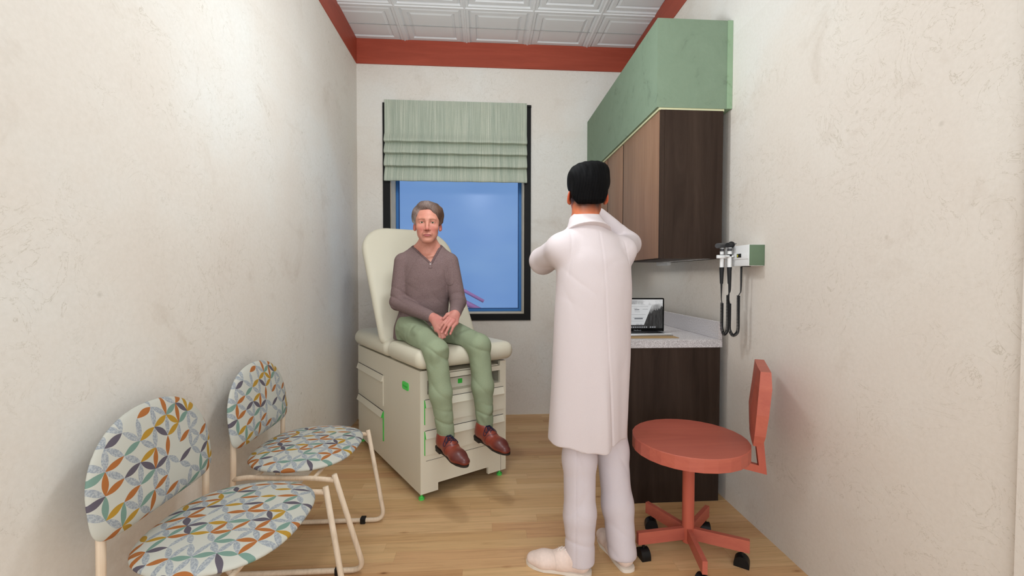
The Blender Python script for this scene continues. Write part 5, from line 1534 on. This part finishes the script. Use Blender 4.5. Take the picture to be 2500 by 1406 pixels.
    def sc(q, L):
        C = np.tile(lin((228, 208, 198)), (len(q), 1))
        e = np.abs(q[:, 0]-(L*0.60-0.6*np.abs(q[:, 1]))); w = (np.exp(-(e/0.002)**2)*(q[:, 2] > 0.02))[:, None]*0.35; C = C*(1-w)+lin((190, 170, 160))*w
        return C
    cream = vcol('cream_canvas', 0.8, 0.2); lace = plain('cream_laces', (235, 222, 212), 0.8); sole = plain('off_white_rubber_sole', (226, 216, 204), 0.6)
    for hl, te, sd_ in feet: shoe(root, hl, te, cream, sole, sc, sd_, 0.049, 'plimsoll', 0.0036, lace)
    return root
patient()
clinician()
# ================================================================== LIGHT, WORLD, CAMERA
def world():
    w = bpy.data.worlds.new('sky'); SC.world = w; w.use_nodes = True
    t = w.node_tree; bg = t.nodes['Background']
    tc = t.nodes.new('ShaderNodeTexCoord'); sep = t.nodes.new('ShaderNodeSeparateXYZ')
    t.links.new(tc.outputs['Generated'], sep.inputs[0])
    r = t.nodes.new('ShaderNodeValToRGB'); e = r.color_ramp.elements
    mp = t.nodes.new('ShaderNodeMapRange'); mp.inputs['From Min'].default_value = -1; mp.inputs['From Max'].default_value = 1
    t.links.new(sep.outputs[1], mp.inputs['Value']); t.links.new(mp.outputs[0], r.inputs['Fac'])
    e[0].position = 0.30; e[0].color = (0.93, 0.97, 1.0, 1); e[1].position = 0.72; e[1].color = (0.066, 0.117, 0.205, 1)
    n = t.nodes.new('ShaderNodeTexNoise'); n.inputs['Scale'].default_value = 5.0; n.inputs['Detail'].default_value = 3
    mpn = t.nodes.new('ShaderNodeMapping'); mpn.inputs['Scale'].default_value = (1, 1, 3)
    t.links.new(tc.outputs['Generated'], mpn.inputs[0]); t.links.new(mpn.outputs[0], n.inputs['Vector'])
    r2 = t.nodes.new('ShaderNodeValToRGB'); q = r2.color_ramp.elements
    q[0].position = 0.35; q[0].color = (0.92, 0.94, 0.98, 1); q[1].position = 0.7; q[1].color = (1.08, 1.06, 1.02, 1)
    t.links.new(n.outputs['Fac'], r2.inputs['Fac'])
    mx = t.nodes.new('ShaderNodeMix'); mx.data_type = 'RGBA'; mx.blend_type = 'MULTIPLY'; mx.inputs[0].default_value = 1
    t.links.new(r.outputs['Color'], mx.inputs[6]); t.links.new(r2.outputs['Color'], mx.inputs[7])
    t.links.new(mx.outputs[2], bg.inputs['Color']); bg.inputs['Strength'].default_value = WORLD_S
WORLD_S = 2.75
world()
def add_fill(loc, power, r=0.11, col=(0.92, 0.97, 1.0)):  # soft point lamps added as room fill, no visible fitting behind them
    l = bpy.data.lights.new('added_fill_point', 'POINT'); l.energy = power; l.color = col; l.shadow_soft_size = r
    o = bpy.data.objects.new('added_fill_point', l); COL.objects.link(o); o.location = loc
for x, y, z, p in ((0.12, 1.45, 1.98, 9), (-0.05, 2.03, 2.40, 28)): add_fill((x, y, z), p)

l = bpy.data.lights.new('under_cabinet_fill', 'AREA'); l.shape = 'RECTANGLE'; l.size = 0.012; l.size_y = 1.1; l.energy = 0.75; l.color = (1.0, 0.97, 0.92)  # area lamp added to brighten the dim wall and worktop below the cabinets
o = bpy.data.objects.new('under_cabinet_fill', l); COL.objects.link(o); o.location = (1.262, 2.90, 1.346); o.rotation_euler = (0, math.radians(28), 0)

cam = bpy.data.cameras.new('camera'); co = bpy.data.objects.new('camera', cam); COL.objects.link(co)
F, YAW, PITCH, ROLL = 1061.674, 0.0666203, -0.0259759, 0.0013814
cy, sy, cp, sp = math.cos(YAW), math.sin(YAW), math.cos(PITCH), math.sin(PITCH)
f = Vector((sy*cp, cy*cp, sp)); rr = Vector((cy, -sy, 0)); u = rr.cross(f)
r2 = rr*math.cos(ROLL)+u*math.sin(ROLL); u2 = -rr*math.sin(ROLL)+u*math.cos(ROLL)
co.matrix_world = Matrix(((r2.x, u2.x, -f.x, 0), (r2.y, u2.y, -f.y, 0), (r2.z, u2.z, -f.z, 1.25), (0, 0, 0, 1)))
cam.sensor_width = 36; cam.sensor_fit = 'HORIZONTAL'; cam.lens = F/2500*36; cam.clip_start = 0.02; cam.clip_end = 200
SC.camera = co
SC.view_settings.view_transform = 'Standard'; SC.view_settings.look = 'None'
SC.view_settings.gamma = 1.0; SC.view_settings.exposure = 0.04; SC.view_settings.use_curve_mapping = False
